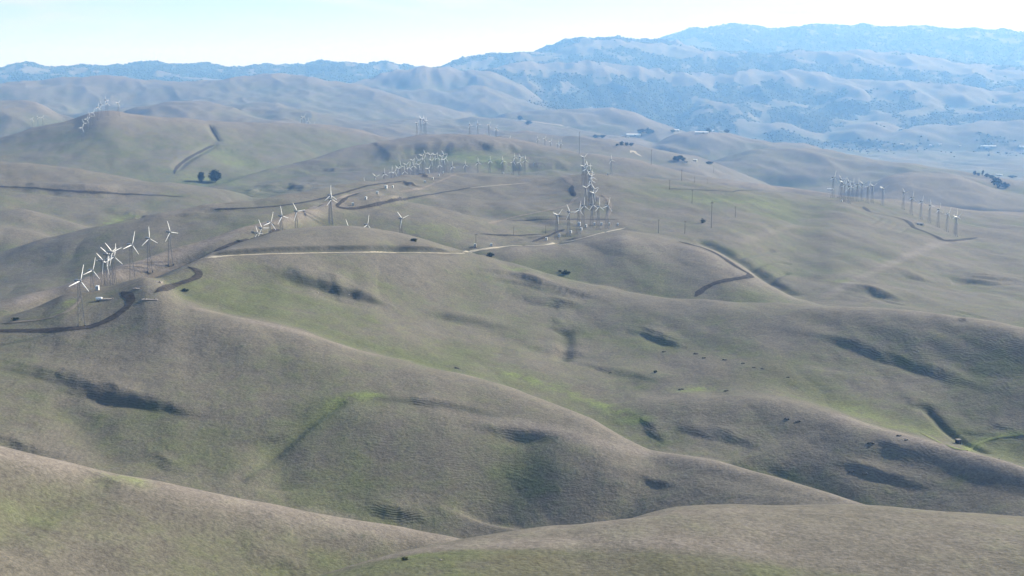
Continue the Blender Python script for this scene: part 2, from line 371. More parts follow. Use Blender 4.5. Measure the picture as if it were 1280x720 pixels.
def scarp(px, height, width, back, n=4):
    """a slumped slope: a flock of low broken steps along a line, over a gentle steepening"""
    d = dense(px, 8); r0 = math.hypot(*ray(*px[len(px)//2])); sc = max(1.0, r0 / 620)
    short = abs(px[-1][0] - px[0][0]) < 100
    step(px, height * (.5 if width >= 8 else .10 if short else .26), width * 1.6 + 1.5, back * 1.3, n + 1)
    ext = min(height * .42 * F_PX / r0 + 1.2, .075 * abs(px[-1][0] - px[0][0]))
    N = 2 if short else int(min(max(height * 1.6, 3), 8))
    for k in range(N):
        f = (k + SRNG.uniform(-.3, .3)) / max(N - 1, 1) * 2 - 1
        t0 = SRNG.uniform(0, .12 + .25 * abs(f)); t1 = 1 - SRNG.uniform(0, .12 + .25 * abs(f))   # longest in the middle of the flock
        i0 = int(t0 * (len(d) - 1)); i1 = max(int(t1 * (len(d) - 1)), i0 + 2)
        tl = SRNG.uniform(-.35, .35) * ext
        seg = d[i0:i1 + 1:max(1, (i1 - i0) // 5)]
        if len(seg) < 2: continue
        step([(u, v + f * ext + tl * (j / len(seg) - .5)) for j, (u, v) in enumerate(seg)],
             SRNG.uniform(.55, 1.05) * (.75 + .06 * height) * sc, SRNG.uniform(.8, 1.4) * sc, SRNG.uniform(4, 7) * sc, 3)
def step(px, height, width, back, n=4):
    """the ground steps up behind the line; the rise eases back into the slope on both sides and dies out at the ends"""
    p = trace(px, n); sl = window(p, back * 3.2)
    d, s, a = dist_to(p, sl)
    q = np.array(p); rline = np.interp(a, np.linspace(0, 1, len(p)), np.hypot(q[:, 0], q[:, 1]))
    rgrid = np.hypot(X[sl], Y[sl]); sc = max(1.0, float(rgrid.mean()) / 620)
    wob = noise(X[sl] / (7 * sc), Y[sl] / (11 * sc), 77)
    sd_ = np.where(rgrid > rline, d, -d) + wob * 1.3 * sc
    end = np.sin(np.pi * np.clip(a, 0, 1)) ** .8 * np.clip(.95 + .9 * noise(X[sl] / (13 * sc), Y[sl] / (40 * sc), SRNG.randrange(100, 900)), .3, 1.5)
    up = sstep(-width, width, sd_)
    Z[sl] += height * end * (.55 * up * np.exp(-np.maximum(sd_, 0)**2 / (1.6 * back)**2)
                             - .45 * (1 - up) * np.exp(-np.maximum(-sd_, 0)**2 / (1.2 * back)**2))
    rough[sl] = np.maximum(rough[sl], .8 * end * np.exp(-(sd_ / (2.5 * width))**2))
rough = np.zeros_like(Z)
def hollow(u, v, rx, ry, depth):
    x0, y0 = ray(u, v); sl = window([(x0, y0)], max(rx, ry) * 3)
    r0 = math.hypot(x0, y0); ca, sa = y0 / r0, x0 / r0
    dx, dy = X[sl] - x0, Y[sl] - y0
    e = ((dx*ca - dy*sa) / rx)**2 + ((dx*sa + dy*ca) / ry)**2
    Z[sl] -= depth * np.exp(-e)

# ------------------------------------------------------------------ banks, ravines and hollows
def features():
    scarp([(128,354),(150,346),(175,340),(200,332.5)], 7.0, 5.0, 20)
    scarp([(296,240),(320,242),(346,238)], 14.0, 14.0, 60)
    scarp([(-12,452),(60,469),(110,485),(170,500),(230,517),(268,531)], 2.6, 2.0, 13)
    scarp([(70,486),(130,497),(200,509),(250,522)], 1.6, 3.0, 9)
    scarp([(40,462),(90,470),(125,473)], 1.6, 1.6, 8)
    scarp([(-20,545),(0,550),(30,560),(70,571),(120,584)], 2.2, 1.8, 9)
    scarp([(180,570),(200,580),(230,591),(268,601)], 2.6, 2.0, 9)
    scarp([(440,638),(478,642),(510,647),(540,658)], 3.2, 1.8, 9)
    scarp([(292,699),(330,703),(362,708),(392,714)], 1.8, 1.0, 6)
    gully([(288,608),(330,574),(370,544),(400,519),(436,498)], 1.2, 3.0)
    gully([(-20,680),(0,665),(40,640),(90,612),(140,597)], 1.6, 6.5)
    scarp([(470,498),(520,502),(570,509),(620,519)], 1.5, 2.2, 8)
    # the dark slump in the bowl
    scarp([(325,333),(360,345),(395,356),(430,365),(460,373),(492,382)], 9.0, 4.5, 26)
    step([(352,342),(385,353),(415,361),(445,369),(478,378)], 4.0, 3.2, 16)
    scarp([(395,349),(420,355),(450,363)], 3.0, 2.2, 10)
    scarp([(520,392),(560,397),(600,403),(632,408)], 3.4, 3.5, 18)
    scarp([(585,338),(650,349),(715,368),(775,380)], 4.2, 8.0, 34)
    scarp([(640,372),(690,378),(740,386)], 2.6, 5.0, 20)
    scarp([(684,409),(705,411),(726,409)], 6.5, 3.5, 16)
    gully([(705,412),(708,425),(705,440),(702,452)], 2.5, 5)
    scarp([(770,405),(820,422),(870,440)], 2.4, 4.5, 16)
    scarp([(640,430),(700,440),(760,452)], 1.8, 3.0, 12)
    scarp([(720,452),(760,463),(800,470),(850,478)], 1.8, 3.0, 14)
    # right side of the bowl
    scarp([(1000,418),(1040,427),(1090,441),(1150,461),(1205,478),(1260,498)], 3.6, 9.0, 36)
    scarp([(1136,505),(1157,505),(1178,510)], 6.0, 2.6, 14)
    gully([(1156,508),(1168,522),(1182,537),(1205,553),(1240,569)], 2.0, 2.6)
    scarp([(1195,534),(1240,539),(1290,538)], 2.0, 1.4, 9)
    scarp([(1240,548),(1262,545),(1290,545)], 1.5, 1.2, 7)
    scarp([(840,532),(880,539),(925,551),(960,560)], 2.4, 2.4, 12)
    scarp([(800,527),(815,541),(838,557)], 2.6, 1.6, 9)
    scarp([(1080,552),(1120,567),(1172,583)], 2.8, 2.4, 13)
    scarp([(1030,573),(1070,587),(1120,600),(1180,617)], 2.4, 3.2, 15)
    scarp([(920,575),(970,585),(1010,600)], 2.6, 2.6, 12)
    # valley of the stream, right of the brown hill
    gully([(866,299),(890,306),(914,317.5),(932,328.5),(953,344),(978,359),(997,371)], 4.0, 8.0)
    gully([(922,320),(946,316),(968,312)], 2.2, 4.0)
    gully([(935,335),(965,326),(990,331)], 2.2, 4.0)
    gully([(960,350),(985,340)], 2.0, 3.5)
    scarp([(945,335),(965,348),(990,358)], 3.0, 3.0, 14)
    scarp([(1120,340),(1148,346),(1182,354)], 6.0, 4.0, 26)
    scarp([(1040,356),(1080,363),(1115,374),(1140,380)], 4.0, 3.5, 22)
    scarp([(1176,391),(1210,396),(1245,406)], 4.5, 3.0, 20)
    scarp([(1180,345),(1230,350),(1290,352)], 5.0, 9.0, 40)
    for q in ((1102,272,1086,281),(1112,275,1098,283),(1122,279,1112,287),(1134,285,1124,291)):
        gully([(q[0],q[1]),((q[0]+q[2])/2,(q[1]+q[3])/2+.6),(q[2],q[3])], .7, 2.4)
    # middle ridges
    scarp([(470,197),(520,190),(570,186),(625,184)], 13.0, 12.0, 70)
    scarp([(612,189),(632,187),(655,187)], 12.0, 10.0, 50)
    scarp([(585,212),(640,207),(690,206),(718,214)], 10.0, 18.0, 70)
    scarp([(452,240),(437,244),(426,252),(420,258)], 5.0, 4.0, 20)
    scarp([(502,227),(512,231),(520,233)], 5.0, 4.0, 18)
    scarp([(520,218),(530,221),(545,224)], 4.5, 3.5, 16)
    scarp([(714,232),(715,240),(719,247)], 1.2, 5.0, 18)
    for q in ([(635,276),(680,274),(730,274),(775,274)], [(647,277),(687,279.5),(725,282.5),(765,281.5)], [(600,292),(645,294),(685,292)],
              [(440,248),(475,243),(520,241),(562,237)], [(425,259),(462,257),(500,250),(540,244),(590,234)]):
        scarp(q, 2.6, 2.2, 12)
    for i in range(5):
        scarp([(738 + i, 243 + i * 4.2), (748 + i, 242 + i * 4.2), (757 + i * 1.5, 241.5 + i * 4.2)], 2.0, 1.8, 9)
    for i in range(4):
        scarp([(672 - 2*i, 300 + 2.2*i), (705, 296 + 2.4*i), (742 - 5*i, 290 + 3*i)], 2.0, 1.6, 8)
    # left hills
    scarp([(-20,232),(40,235),(90,239),(150,242),(230,246)], 5.0, 4.5, 24)
    scarp([(232,263),(267,259),(320,258)], 3.0, 3.0, 14)
    scarp([(130,263),(143,266),(154,268)], 3.0, 6.0, 30)
    scarp([(158,272),(173,269),(188,266.5)], 9.0, 6.0, 34)
    gully([(655,535),(642,575),(628,615),(605,655)], 3.6, 16.0)
    gully([(330,545),(345,580),(350,615)], 1.6, 9.0)
    gully([(60,500),(110,540),(150,585)], 1.6, 10.0)
    gully([(820,600),(790,625),(770,650)], 1.6, 8.0)
    scarp([(215,272),(245,270),(268,270)], 3.0, 3.0, 14)
    gully([(262,156),(266,164),(274,177)], 5.0, 7.0)
    gully([(274,177),(250,190),(231,201),(218,213)], 4.5, 8.0)
    scarp([(262,186),(282,184),(300,186)], 8.0, 7.0, 40)
    scarp([(310,240),(335,236),(380,234),(420,230)], 6.0, 6.0, 40)
    scarp([(360,210),(400,208),(450,210)], 7.0, 8.0, 50)
BASE[0] = Z.copy()
features()
BASE[0] = None
def road_cut(line, crest, h_px, bench=3.2, bank=4.2):
    """a track cut into the foot of the knob: level bench, steep bank behind it, then the knob's own round slope"""
    d = np.array(dense(line, 10)); a, t = direction(d[:, 0], d[:, 1])
    cols = np.nonzero((AZ > a[0]) & (AZ < a[-1]))[0]
    tr = np.interp(AZ[cols], a, t); fr = (AZ[cols] - a[0]) / (a[-1] - a[0])
    rh = []
    for c, q in zip(cols, tr):
        i = int(np.argmax(Z[:, c] / RR >= q)); rh.append(RR[i])
    rh = gsmooth(np.minimum(np.array(rh), 960), 9)
    kc = np.array(crest, float); ka, kt = direction(kc[:, 0], kc[:, 1])
    RC = gsmooth(np.interp(AZ[cols], ka, kc[:, 2]), 12); TC = gsmooth(np.interp(AZ[cols], ka, kt), 8)
    for c, q, r0, f, rc, tc_ in zip(cols, tr, rh, fr, RC, TC):
        e = float(sstep(0, .10, f) * sstep(1, .85, f)); hp = h_px * e / F_PX
        col = Z[:, c]; zb = q * r0; r1 = r0 + bench; r2 = r1 + bank
        t2 = min(max(q + hp, zb / r2 + .0002), max(tc_ - .0008, zb / r2 + .0002))
        if rc < r2 + 8 or tc_ <= t2: continue
        for i in np.nonzero((RR >= r0 - 14) & (RR <= rc))[0]:
            r = RR[i]
            if r < r0: z = col[i] + (zb - col[i]) * max(0, 1 - (r0 - r) / 14) * .9
            elif r < r1: z = zb
            elif r < r2: z = zb + (t2 * r2 - zb) * (r - r1) / bank
            else:
                s = (r - r2) / (rc - r2); z = (tc_ - (tc_ - t2) * (1 - s) ** 1.8) * r
            col[i] = col[i] + (z - col[i]) * min(1, e * 1.6)
        for i in np.nonzero((RR > rc) & (RR < rc + 40))[0]:
            db = math.log(RR[i] / rc); z = (tc_ - .85 * (math.sqrt(.0025 + db * db) - .05)) * RR[i]
            col[i] = col[i] + (z - col[i]) * min(1, e * 1.6) * (1 - float(sstep(rc, rc + 40, RR[i])))
road_cut([(256,322.5),(275,320.5),(300,319),(340,317.5),(400,316.2),(450,315.6),(520,316),(560,316.8),(580,317.5)],
         [(256,321,800),(275,313,825),(300,303,850),(340,290,876),(380,283.5,893),(440,281.5,906),(500,290.5,922),(545,303,932),(580,316,940)], 8.0)

def boxblur(a, rr, rc):
    def b1(a, r, ax):
        p = [(0, 0), (0, 0)]; p[ax] = (r + 1, r)
        c = np.cumsum(np.pad(a, p, mode='edge'), axis=ax)
        return (np.take(c, range(2*r+1, c.shape[ax]), ax) - np.take(c, range(0, c.shape[ax] - 2*r - 1), ax)) / (2*r+1)
    for _ in range(2):
        a = b1(b1(a, rr, 0), rc, 1)
    return a

# ------------------------------------------------------------------ what grows where
cvx = (Z - boxblur(Z, 14, 18)) / (RR[:, None] * .006)            # > 0 on rounded crests, < 0 in hollows
cvx2 = (Z - boxblur(Z, 5, 7)) / (RR[:, None] * .0016)
ATT = {'convex': np.clip(cvx, -1.5, 1.5)}
green = np.zeros_like(Z); bright = np.zeros_like(Z); soil = np.zeros_like(Z)
def splat(arr, px, width, amount, n=4):
    p = trace(px, n) if len(px) > 1 else [ray(*px[0])] * 2
    sl = window(p, width * 3)
    d, s, a = dist_to(p, sl)
    arr[sl] = np.maximum(arr[sl], amount * np.exp(-(d / width) ** 2))
splat(green, [(250,348),(290,365),(330,383),(380,402),(440,424),(500,442),(560,458)], 38, .8)
splat(green, [(300,340),(350,370),(420,395)], 30, .6)
splat(green, [(560,440),(640,462),(700,486)], 22, .75)
splat(green, [(0,620),(150,650),(300,680),(420,700)], 30, .55)
splat(bright, [(640,468),(690,484),(730,498),(770,513),(800,527)], 6, .8)
splat(bright, [(855,487),(870,486),(895,487)], 6, .8)
splat(green, [(800,420),(870,430),(950,455),(1030,492),(1100,522)], 24, .75)
splat(bright, [(990,478),(1050,505),(1110,530),(1150,540)], 8, .45)
splat(bright, [(416,506),(440,497),(470,494)], 4, .9)
splat(green, [(380,530),(420,505),(460,495)], 12, .7)
splat(green, [(640,420),(700,460),(740,480)], 20, .4)
splat(bright, [(1208,562),(1235,548),(1262,543),(1290,541)], 3.2, .85)
splat(green, [(1160,535),(1220,550),(1280,575)], 12, .8)
splat(bright, [(130,598),(150,596),(175,602)], 4, .6)
splat(green, [(150,600),(260,620),(420,648),(540,672)], 9, .55)
splat(green, [(0,480),(60,500),(140,530),(220,560)], 30, .45)
splat(green, [(240,540),(330,560),(400,600)], 28, .4)
splat(bright, [(520,694),(540,692),(560,694)], 2.2, .6)

splat(bright, [(720,690),(780,668),(860,660)], 6, .12)
splat(bright, [(565,197),(590,198),(612,201)], 45, .9)
splat(green, [(500,205),(560,200),(640,195),(720,196)], 60, .6)
splat(green, [(830,238),(880,245),(950,250),(1010,255)], 50, .85)
splat(bright, [(870,250),(920,252),(960,256)], 22, .45)
splat(green, [(960,268),(1010,264),(1060,262)], 25, .8)
splat(green, [(890,305),(930,325),(960,335)], 16, .7)
splat(bright, [(1045,352),(1060,351)], 10, .5)
splat(bright, [(520,289),(545,287),(562,287)], 14, .35)
splat(bright, [(640,336),(660,337)], 7, .7)
splat(bright, [(143,279),(150,276),(160,273)], 14, .8)
splat(green, [(150,270),(200,262),(230,245)], 40, .5)
splat(bright, [(90,376),(86,382),(80,388)], 4, .8)
splat(green, [(30,150),(140,165),(200,200),(250,225)], 110, .75)
splat(bright, [(270,190),(285,203),(300,205)], 35, .55)
splat(green, [(320,180),(380,172),(440,180)], 120, .55)
splat(bright, [(240,224),(255,223),(300,232)], 18, .6)
splat(green, [(960,190),(1010,190),(1040,192)], 120, .9)
splat(green, [(1150,212),(1200,214),(1260,216)], 80, .9)
splat(soil, [(640,700),(700,704),(760,708),(820,712),(860,716)], 7, .55)
splat(soil, [(700,716),(760,722)], 9, .5)
splat(soil, [(833,235),(840,236)], 10, .7)
splat(soil, [(960,455),(1000,480),(1040,500)], 10, .5)
splat(soil, [(880,460),(930,475)], 12, .35)
splat(soil, [(860,262),(880,266)], 14, .5)
splat(soil, [(80,368),(103,367),(150,357)], 6, .45)
pale = np.zeros_like(Z)
splat(pale, [(1030,372),(1080,345),(1130,322),(1175,304),(1215,300)], 9, .8)
splat(pale, [(990,372),(1010,360),(1060,342),(1100,330)], 12, .5)
splat(pale, [(1000,280),(960,292),(925,302)], 9, .5)
splat(pale, [(420,716),(520,690),(640,668),(760,652),(860,640),(1000,640),(1150,650),(1280,660)], 5, .4)
splat(pale, [(420,718),(560,694),(700,680),(850,668),(1050,668),(1250,680)], 14, .5)
splat(pale, [(700,290),(668,299),(637,306)], 6, .8)
splat(pale, [(250,386),(300,397),(380,416),(450,438),(510,451)], 7, .9)
splat(pale, [(510,451),(570,466),(640,483),(690,501),(740,521),(780,546)], 5, .6)
splat(pale, [(600,521),(690,536),(760,556),(800,566)], 6, .6)
splat(pale, [(520,505),(560,511),(600,520)], 5, .5)
splat(pale, [(20,378),(67,360),(150,335),(213,315),(270,297)], 10, .7)
splat(pale, [(640,320),(700,315),(760,300),(800,300),(860,320),(930,350)], 40, .35)
splat(pale, [(1050,521),(1100,535),(1130,543),(1180,557),(1240,574)], 5, .7)
splat(pale, [(900,230),(1000,236),(1100,250),(1200,262),(1280,270)], 60, .4)
splat(pale, [(0,563),(140,592),(300,624),(440,647)], 3.5, .8)
g_r, g_a = np.gradient(Z, axis=0) / np.gradient(RR)[:, None], np.gradient(Z, axis=1) / np.gradient(AZ)[None, :] / RR[:, None]
ATT['steep'] = np.clip((np.hypot(g_r, g_a) - .22) / .35, 0, 1)
dark = np.zeros_like(Z)  # scrub, plus shade of the cut bank and hollows painted into the colour
splat(dark, [(268,318.2),(300,315),(340,311.5),(400,310),(450,309.5),(520,310.2),(560,313.8)], 2.6, 1.0)  # bank behind the track: its shade and scrub painted dark
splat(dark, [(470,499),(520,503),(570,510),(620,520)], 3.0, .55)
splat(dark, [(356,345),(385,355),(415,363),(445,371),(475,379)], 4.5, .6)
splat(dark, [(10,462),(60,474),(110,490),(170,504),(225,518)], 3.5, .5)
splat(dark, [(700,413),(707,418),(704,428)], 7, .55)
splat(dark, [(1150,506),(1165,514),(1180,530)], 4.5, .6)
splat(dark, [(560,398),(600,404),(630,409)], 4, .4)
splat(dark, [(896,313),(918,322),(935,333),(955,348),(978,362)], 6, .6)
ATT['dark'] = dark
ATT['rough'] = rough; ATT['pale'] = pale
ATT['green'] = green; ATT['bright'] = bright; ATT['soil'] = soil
# woods on the far ranges: in the folds and on the slopes turned away from the sun, thinning out on the crests
fold = (Z - boxblur(Z, 9, 9)) / (RR[:, None] * .0045)
wn1 = fbm(X / 150, Y / 330, 61, 5, .62); wn2 = fbm(X / 700, Y / 1300, 67, 2, .5)
bare = np.zeros_like(Z)
for line, wdt, amt in ([(640,84),(690,83),(745,83),(780,87),(815,91),(865,96),(920,97)], 210, 1.0), ([(930,95),(990,92),(1017,98),(1045,103),(1115,104),(1155,108),(1202,114),(1280,121)], 260, 1.1), \
        ([(680,68),(720,60),(755,56),(790,56),(830,60),(870,68)], 250, .95), ([(1010,71),(1042,65),(1072,66),(1102,76),(1150,76),(1210,85),(1242,91),(1280,92)], 300, 1.05), \
        ([(560,85),(600,80),(640,74),(680,72)], 160, .6), ([(875,126),(905,131),(930,141),(955,153)], 90, .95), ([(880,138),(900,134),(915,142)], 70, .7), ([(960,135),(990,130),(1010,133)], 90, .6), \
        ([(1075,155),(1095,150),(1115,158)], 130, 1.0), ([(1040,168),(1075,160),(1095,170)], 130, .9), ([(1130,163),(1170,161),(1200,165),(1225,157),(1280,155)], 190, 1.0), ([(1150,172),(1200,172),(1280,168)], 200, .75), \
        ([(940,162),(970,157),(1000,162)], 150, 1.0), ([(1060,118),(1100,121),(1150,124)], 110, .75), ([(1170,120),(1230,128),(1280,134)], 170, .9), ([(1140,140),(1180,133),(1220,142)], 110, .7), ([(720,110),(760,100),(800,108)], 90, .35), \
        ([(0,91),(32,86),(60,90)], 190, .8), ([(85,87),(100,88)], 120, .7), ([(210,92),(225,96),(250,98)], 110, .8), ([(470,84),(490,84)], 110, .6), ([(1200,46),(1240,48),(1260,50)], 200, .6), ([(850,52),(870,56),(885,60)], 130, .9):
    splat(bare, line, wdt, amt)
wood = sstep(5900, 6600, rr2) * sstep(-.22, .22, .42 - 1.05 * bare + .62 * wn1 + .3 * wn2 - .22 * fold)
lightleft = sstep(R_(2.5), R_(.5), AZ)[None, :] * sstep(8300, 8000, rr2)                      # the bare hills left of centre
wood = wood * (1 - lightleft)
ATT['wood'] = np.clip(wood, 0, 1)

# ------------------------------------------------------------------ ground mesh
def build_sheet(name, i0, i1, mat):
    n = i1 - i0
    v = np.stack([X[i0:i1], Y[i0:i1], Z[i0:i1]], -1).reshape(-1, 3).astype(np.float32)
    a = np.arange(n * NA).reshape(n, NA)
    b = np.roll(a, -1, axis=1)
    f = np.stack([a[:-1], b[:-1], b[1:], a[1:]], -1)
    f = f[:, :-1].reshape(-1, 4)
    me = bpy.data.meshes.new(name)
    me.vertices.add(len(v)); me.vertices.foreach_set('co', v.ravel())
    me.loops.add(f.size); me.loops.foreach_set('vertex_index', f.ravel().astype(np.int32))
    me.polygons.add(len(f)); me.polygons.foreach_set('loop_start', np.arange(0, f.size, 4, dtype=np.int32))
    me.polygons.foreach_set('loop_total', np.full(len(f), 4, np.int32))
    me.update(calc_edges=True)
    me.polygons.foreach_set('use_smooth', np.ones(len(f), bool))
    for k, g in ATT.items():
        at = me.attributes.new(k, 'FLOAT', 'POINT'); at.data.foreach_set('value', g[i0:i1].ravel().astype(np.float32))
    me.materials.append(mat)
    o = bpy.data.objects.new(name, me); COL.objects.link(o)
    o['kind'] = 'structure'
    return o
# ------------------------------------------------------------------ materials
class NT:
    def __init__(self, name):
        self.m = bpy.data.materials.new(name); self.m.use_nodes = True
        self.t = self.m.node_tree; self.t.nodes.clear()
        self.n, self.l = self.t.nodes, self.t.links
    def add(self, kind, **kw):
        x = self.n.new(kind)
        for k, v in kw.items(): setattr(x, k, v)
        return x
    def put(self, sock, v):
        if hasattr(v, 'is_output') or isinstance(v, bpy.types.NodeSocket): self.l.new(v, sock)
        else: sock.default_value = v
    def math(self, op, a, b=0.0, clamp=False):
        x = self.add('ShaderNodeMath', operation=op, use_clamp=clamp)
        self.put(x.inputs[0], a); self.put(x.inputs[1], b)
        return x.outputs[0]
    def mix(self, f, a, b):
        x = self.add('ShaderNodeMix', data_type='RGBA')
        self.put(x.inputs[0], f); self.put(x.inputs[6], a); self.put(x.inputs[7], b)
        return x.outputs[2]
    def noise(self, vec, scale, detail=2, rough=.55):
        x = self.add('ShaderNodeTexNoise')
        self.put(x.inputs['Vector'], vec); x.inputs['Scale'].default_value = scale
        x.inputs['Detail'].default_value = detail; x.inputs['Roughness'].default_value = rough
        return x.outputs[0]
    def ramp(self, v, a, b, lo=0.0, hi=1.0):
        x = self.add('ShaderNodeMapRange', interpolation_type='SMOOTHSTEP')
        self.put(x.inputs[0], v)
        for i, q in enumerate((a, b, lo, hi)): x.inputs[1 + i].default_value = q
        return x.outputs[0]
    def attr(self, name):
        return self.add('ShaderNodeAttribute', attribute_name=name).outputs['Fac']
    def finish(self, color, rough=.9, normal=None, spec=.2, metallic=0.0, diffuse_rough=0.0):
        o = self.add('ShaderNodeOutputMaterial'); b = self.add('ShaderNodeBsdfPrincipled')
        self.put(b.inputs['Base Color'], color); self.put(b.inputs['Roughness'], rough)
        b.inputs['Specular IOR Level'].default_value = spec
        b.inputs['Metallic'].default_value = metallic
        b.inputs['Diffuse Roughness'].default_value = diffuse_rough
        if normal is not None: self.l.new(normal, b.inputs['Normal'])
        self.l.new(b.outputs[0], o.inputs[0])
        return self.m
c4 = lambda r, g, b: (r, g, b, 1)

def grass_material():
    q = NT('grassland')
    pos = q.add('ShaderNodeNewGeometry').outputs['Position']
    sep = q.add('ShaderNodeSeparateXYZ'); q.l.new(pos, sep.inputs[0])
    big = q.noise(pos, 1 / 260, 3); mid = q.noise(pos, 1 / 45, 3, .6); sm = q.noise(pos, 1 / 9, 3, .65); fine = q.noise(pos, 1 / 1.7, 3, .7)
    mpt = q.add('ShaderNodeMapping'); mpt.inputs['Scale'].default_value = (.8, 1.5, 1.5); q.l.new(pos, mpt.inputs[0])
    tuft = q.noise(mpt.outputs[0], 1 / .9, 3, .6)
    cv = q.attr('convex')
    # dry grass on the crests, greener in the hollows
    g = q.math('ADD', q.math('MULTIPLY', cv, -.30), q.math('MULTIPLY', q.math('SUBTRACT', mid, .5), 1.9))
    g = q.math('ADD', g, q.math('MULTIPLY', q.math('SUBTRACT', big, .5), 1.5))
    g = q.math('ADD', g, q.math('MULTIPLY', q.math('SUBTRACT', sm, .5), 1.5))
    g = q.math('ADD', g, q.math('MULTIPLY', q.math('SUBTRACT', fine, .5), .5))
    gr = q.attr('green')
    g2 = q.math('ADD', g, q.math('MULTIPLY', gr, .55))
    fg = q.ramp(g2, -.35, .85)
    col = q.mix(fg, c4(.142, .128, .101), c4(.108, .118, .060))
    pale = q.ramp(q.math('ADD', q.math('ADD', q.math('MULTIPLY', cv, .6), q.math('MULTIPLY', q.attr('pale'), .95)), q.math('MULTIPLY', q.math('SUBTRACT', mid, .5), 1.2)), .15, 1.1)
    col = q.mix(q.math('MULTIPLY', pale, .62), col, c4(.228, .196, .168))
    br = q.math('MULTIPLY', q.attr('bright'), q.ramp(q.math('ADD', sm, q.math('MULTIPLY', fine, .4)), .45, .85))
    col = q.mix(br, col, c4(.150, .185, .062))
    so = q.math('MULTIPLY', q.attr('soil'), q.ramp(q.math('ADD', sm, q.math('MULTIPLY', mid, .5)), .5, .95))
    col = q.mix(so, col, c4(.098, .076, .060))
    # tufts and cattle-trodden flecks
    fl = q.ramp(q.math('ADD', q.math('MULTIPLY', fine, .6), q.math('MULTIPLY', sm, .4)), .30, .70, .76, 1.22)
    mx = q.add('ShaderNodeMix', data_type='RGBA', blend_type='MULTIPLY'); mx.inputs[0].default_value = 1
    q.l.new(col, mx.inputs[6]); fl = q.math('MULTIPLY', fl, q.ramp(tuft, .3, .7, .83, 1.17)); cr = q.add('ShaderNodeCombineColor')
    for i in range(3): q.l.new(fl, cr.inputs[i])
    q.l.new(cr.outputs[0], mx.inputs[7]); col = mx.outputs[2]
    dk = q.math('MULTIPLY', q.attr('dark'), q.ramp(q.math('ADD', sm, q.math('MULTIPLY', fine, .6)), .45, .85))  # scrub and the painted shade of bank and hollows
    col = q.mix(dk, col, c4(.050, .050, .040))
    scrub = q.math('MULTIPLY', q.ramp(q.noise(pos, 1 / 4.5, 2, .6), .63, .72), q.ramp(mid, .45, .62, 0, .6))
    col = q.mix(scrub, col, c4(.062, .066, .042))
    # far woods
    wnz = q.noise(pos, 1 / 45, 4, .7)
    w = q.ramp(q.math('ADD', q.attr('wood'), q.math('MULTIPLY', q.math('SUBTRACT', wnz, .5), 1.5)), .34, .66)
    col = q.mix(w, col, c4(.036, .046, .028))
    # small relief: terracettes trodden along the contour, tufts
    tv = q.add('ShaderNodeCombineXYZ')
    q.put(tv.inputs[2], q.math('ADD', sep.outputs[2], q.math('MULTIPLY', q.noise(pos, 1 / 30, 3), 9.0)))
    wv = q.add('ShaderNodeTexWave', wave_type='BANDS', bands_direction='Z', wave_profile='SIN')
    wv.inputs['Scale'].default_value = .36; wv.inputs['Distortion'].default_value = .6; wv.inputs['Detail'].default_value = 1
    q.l.new(tv.outputs[0], wv.inputs[0])
    tm = q.math('ADD', q.math('MULTIPLY', q.ramp(big, .42, .62), q.attr('steep')), q.math('MULTIPLY', q.attr('rough'), .8))
    hgt = q.math('ADD', q.math('MULTIPLY', q.math('MULTIPLY', wv.outputs[1], tm), .20), q.math('MULTIPLY', fine, .55))
    hgt = q.math('ADD', hgt, q.math('MULTIPLY', sm, 1.5))
    hgt = q.math('ADD', hgt, q.math('MULTIPLY', tuft, .28))
    hgt = q.math('ADD', hgt, q.math('MULTIPLY', mid, 2.2))
    b = q.add('ShaderNodeBump'); b.inputs['Strength'].default_value = .5; b.inputs['Distance'].default_value = 1.0
    q.l.new(hgt, b.inputs['Height'])
    return q.finish(col, .95, b.outputs[0], spec=.08)
def simple(name, col, var=.15, scale=1.0, rough=.8, spec=.2, metallic=0.0):
    q = NT(name)
    pos = q.add('ShaderNodeTexCoord').outputs['Object']
    nz = q.noise(pos, scale, 3, .6)
    a = tuple(x * (1 - var) for x in col); b = tuple(min(1, x * (1 + var)) for x in col)
    return q.finish(q.mix(q.ramp(nz, .3, .7), c4(*a), c4(*b)), rough, spec=spec, metallic=metallic)
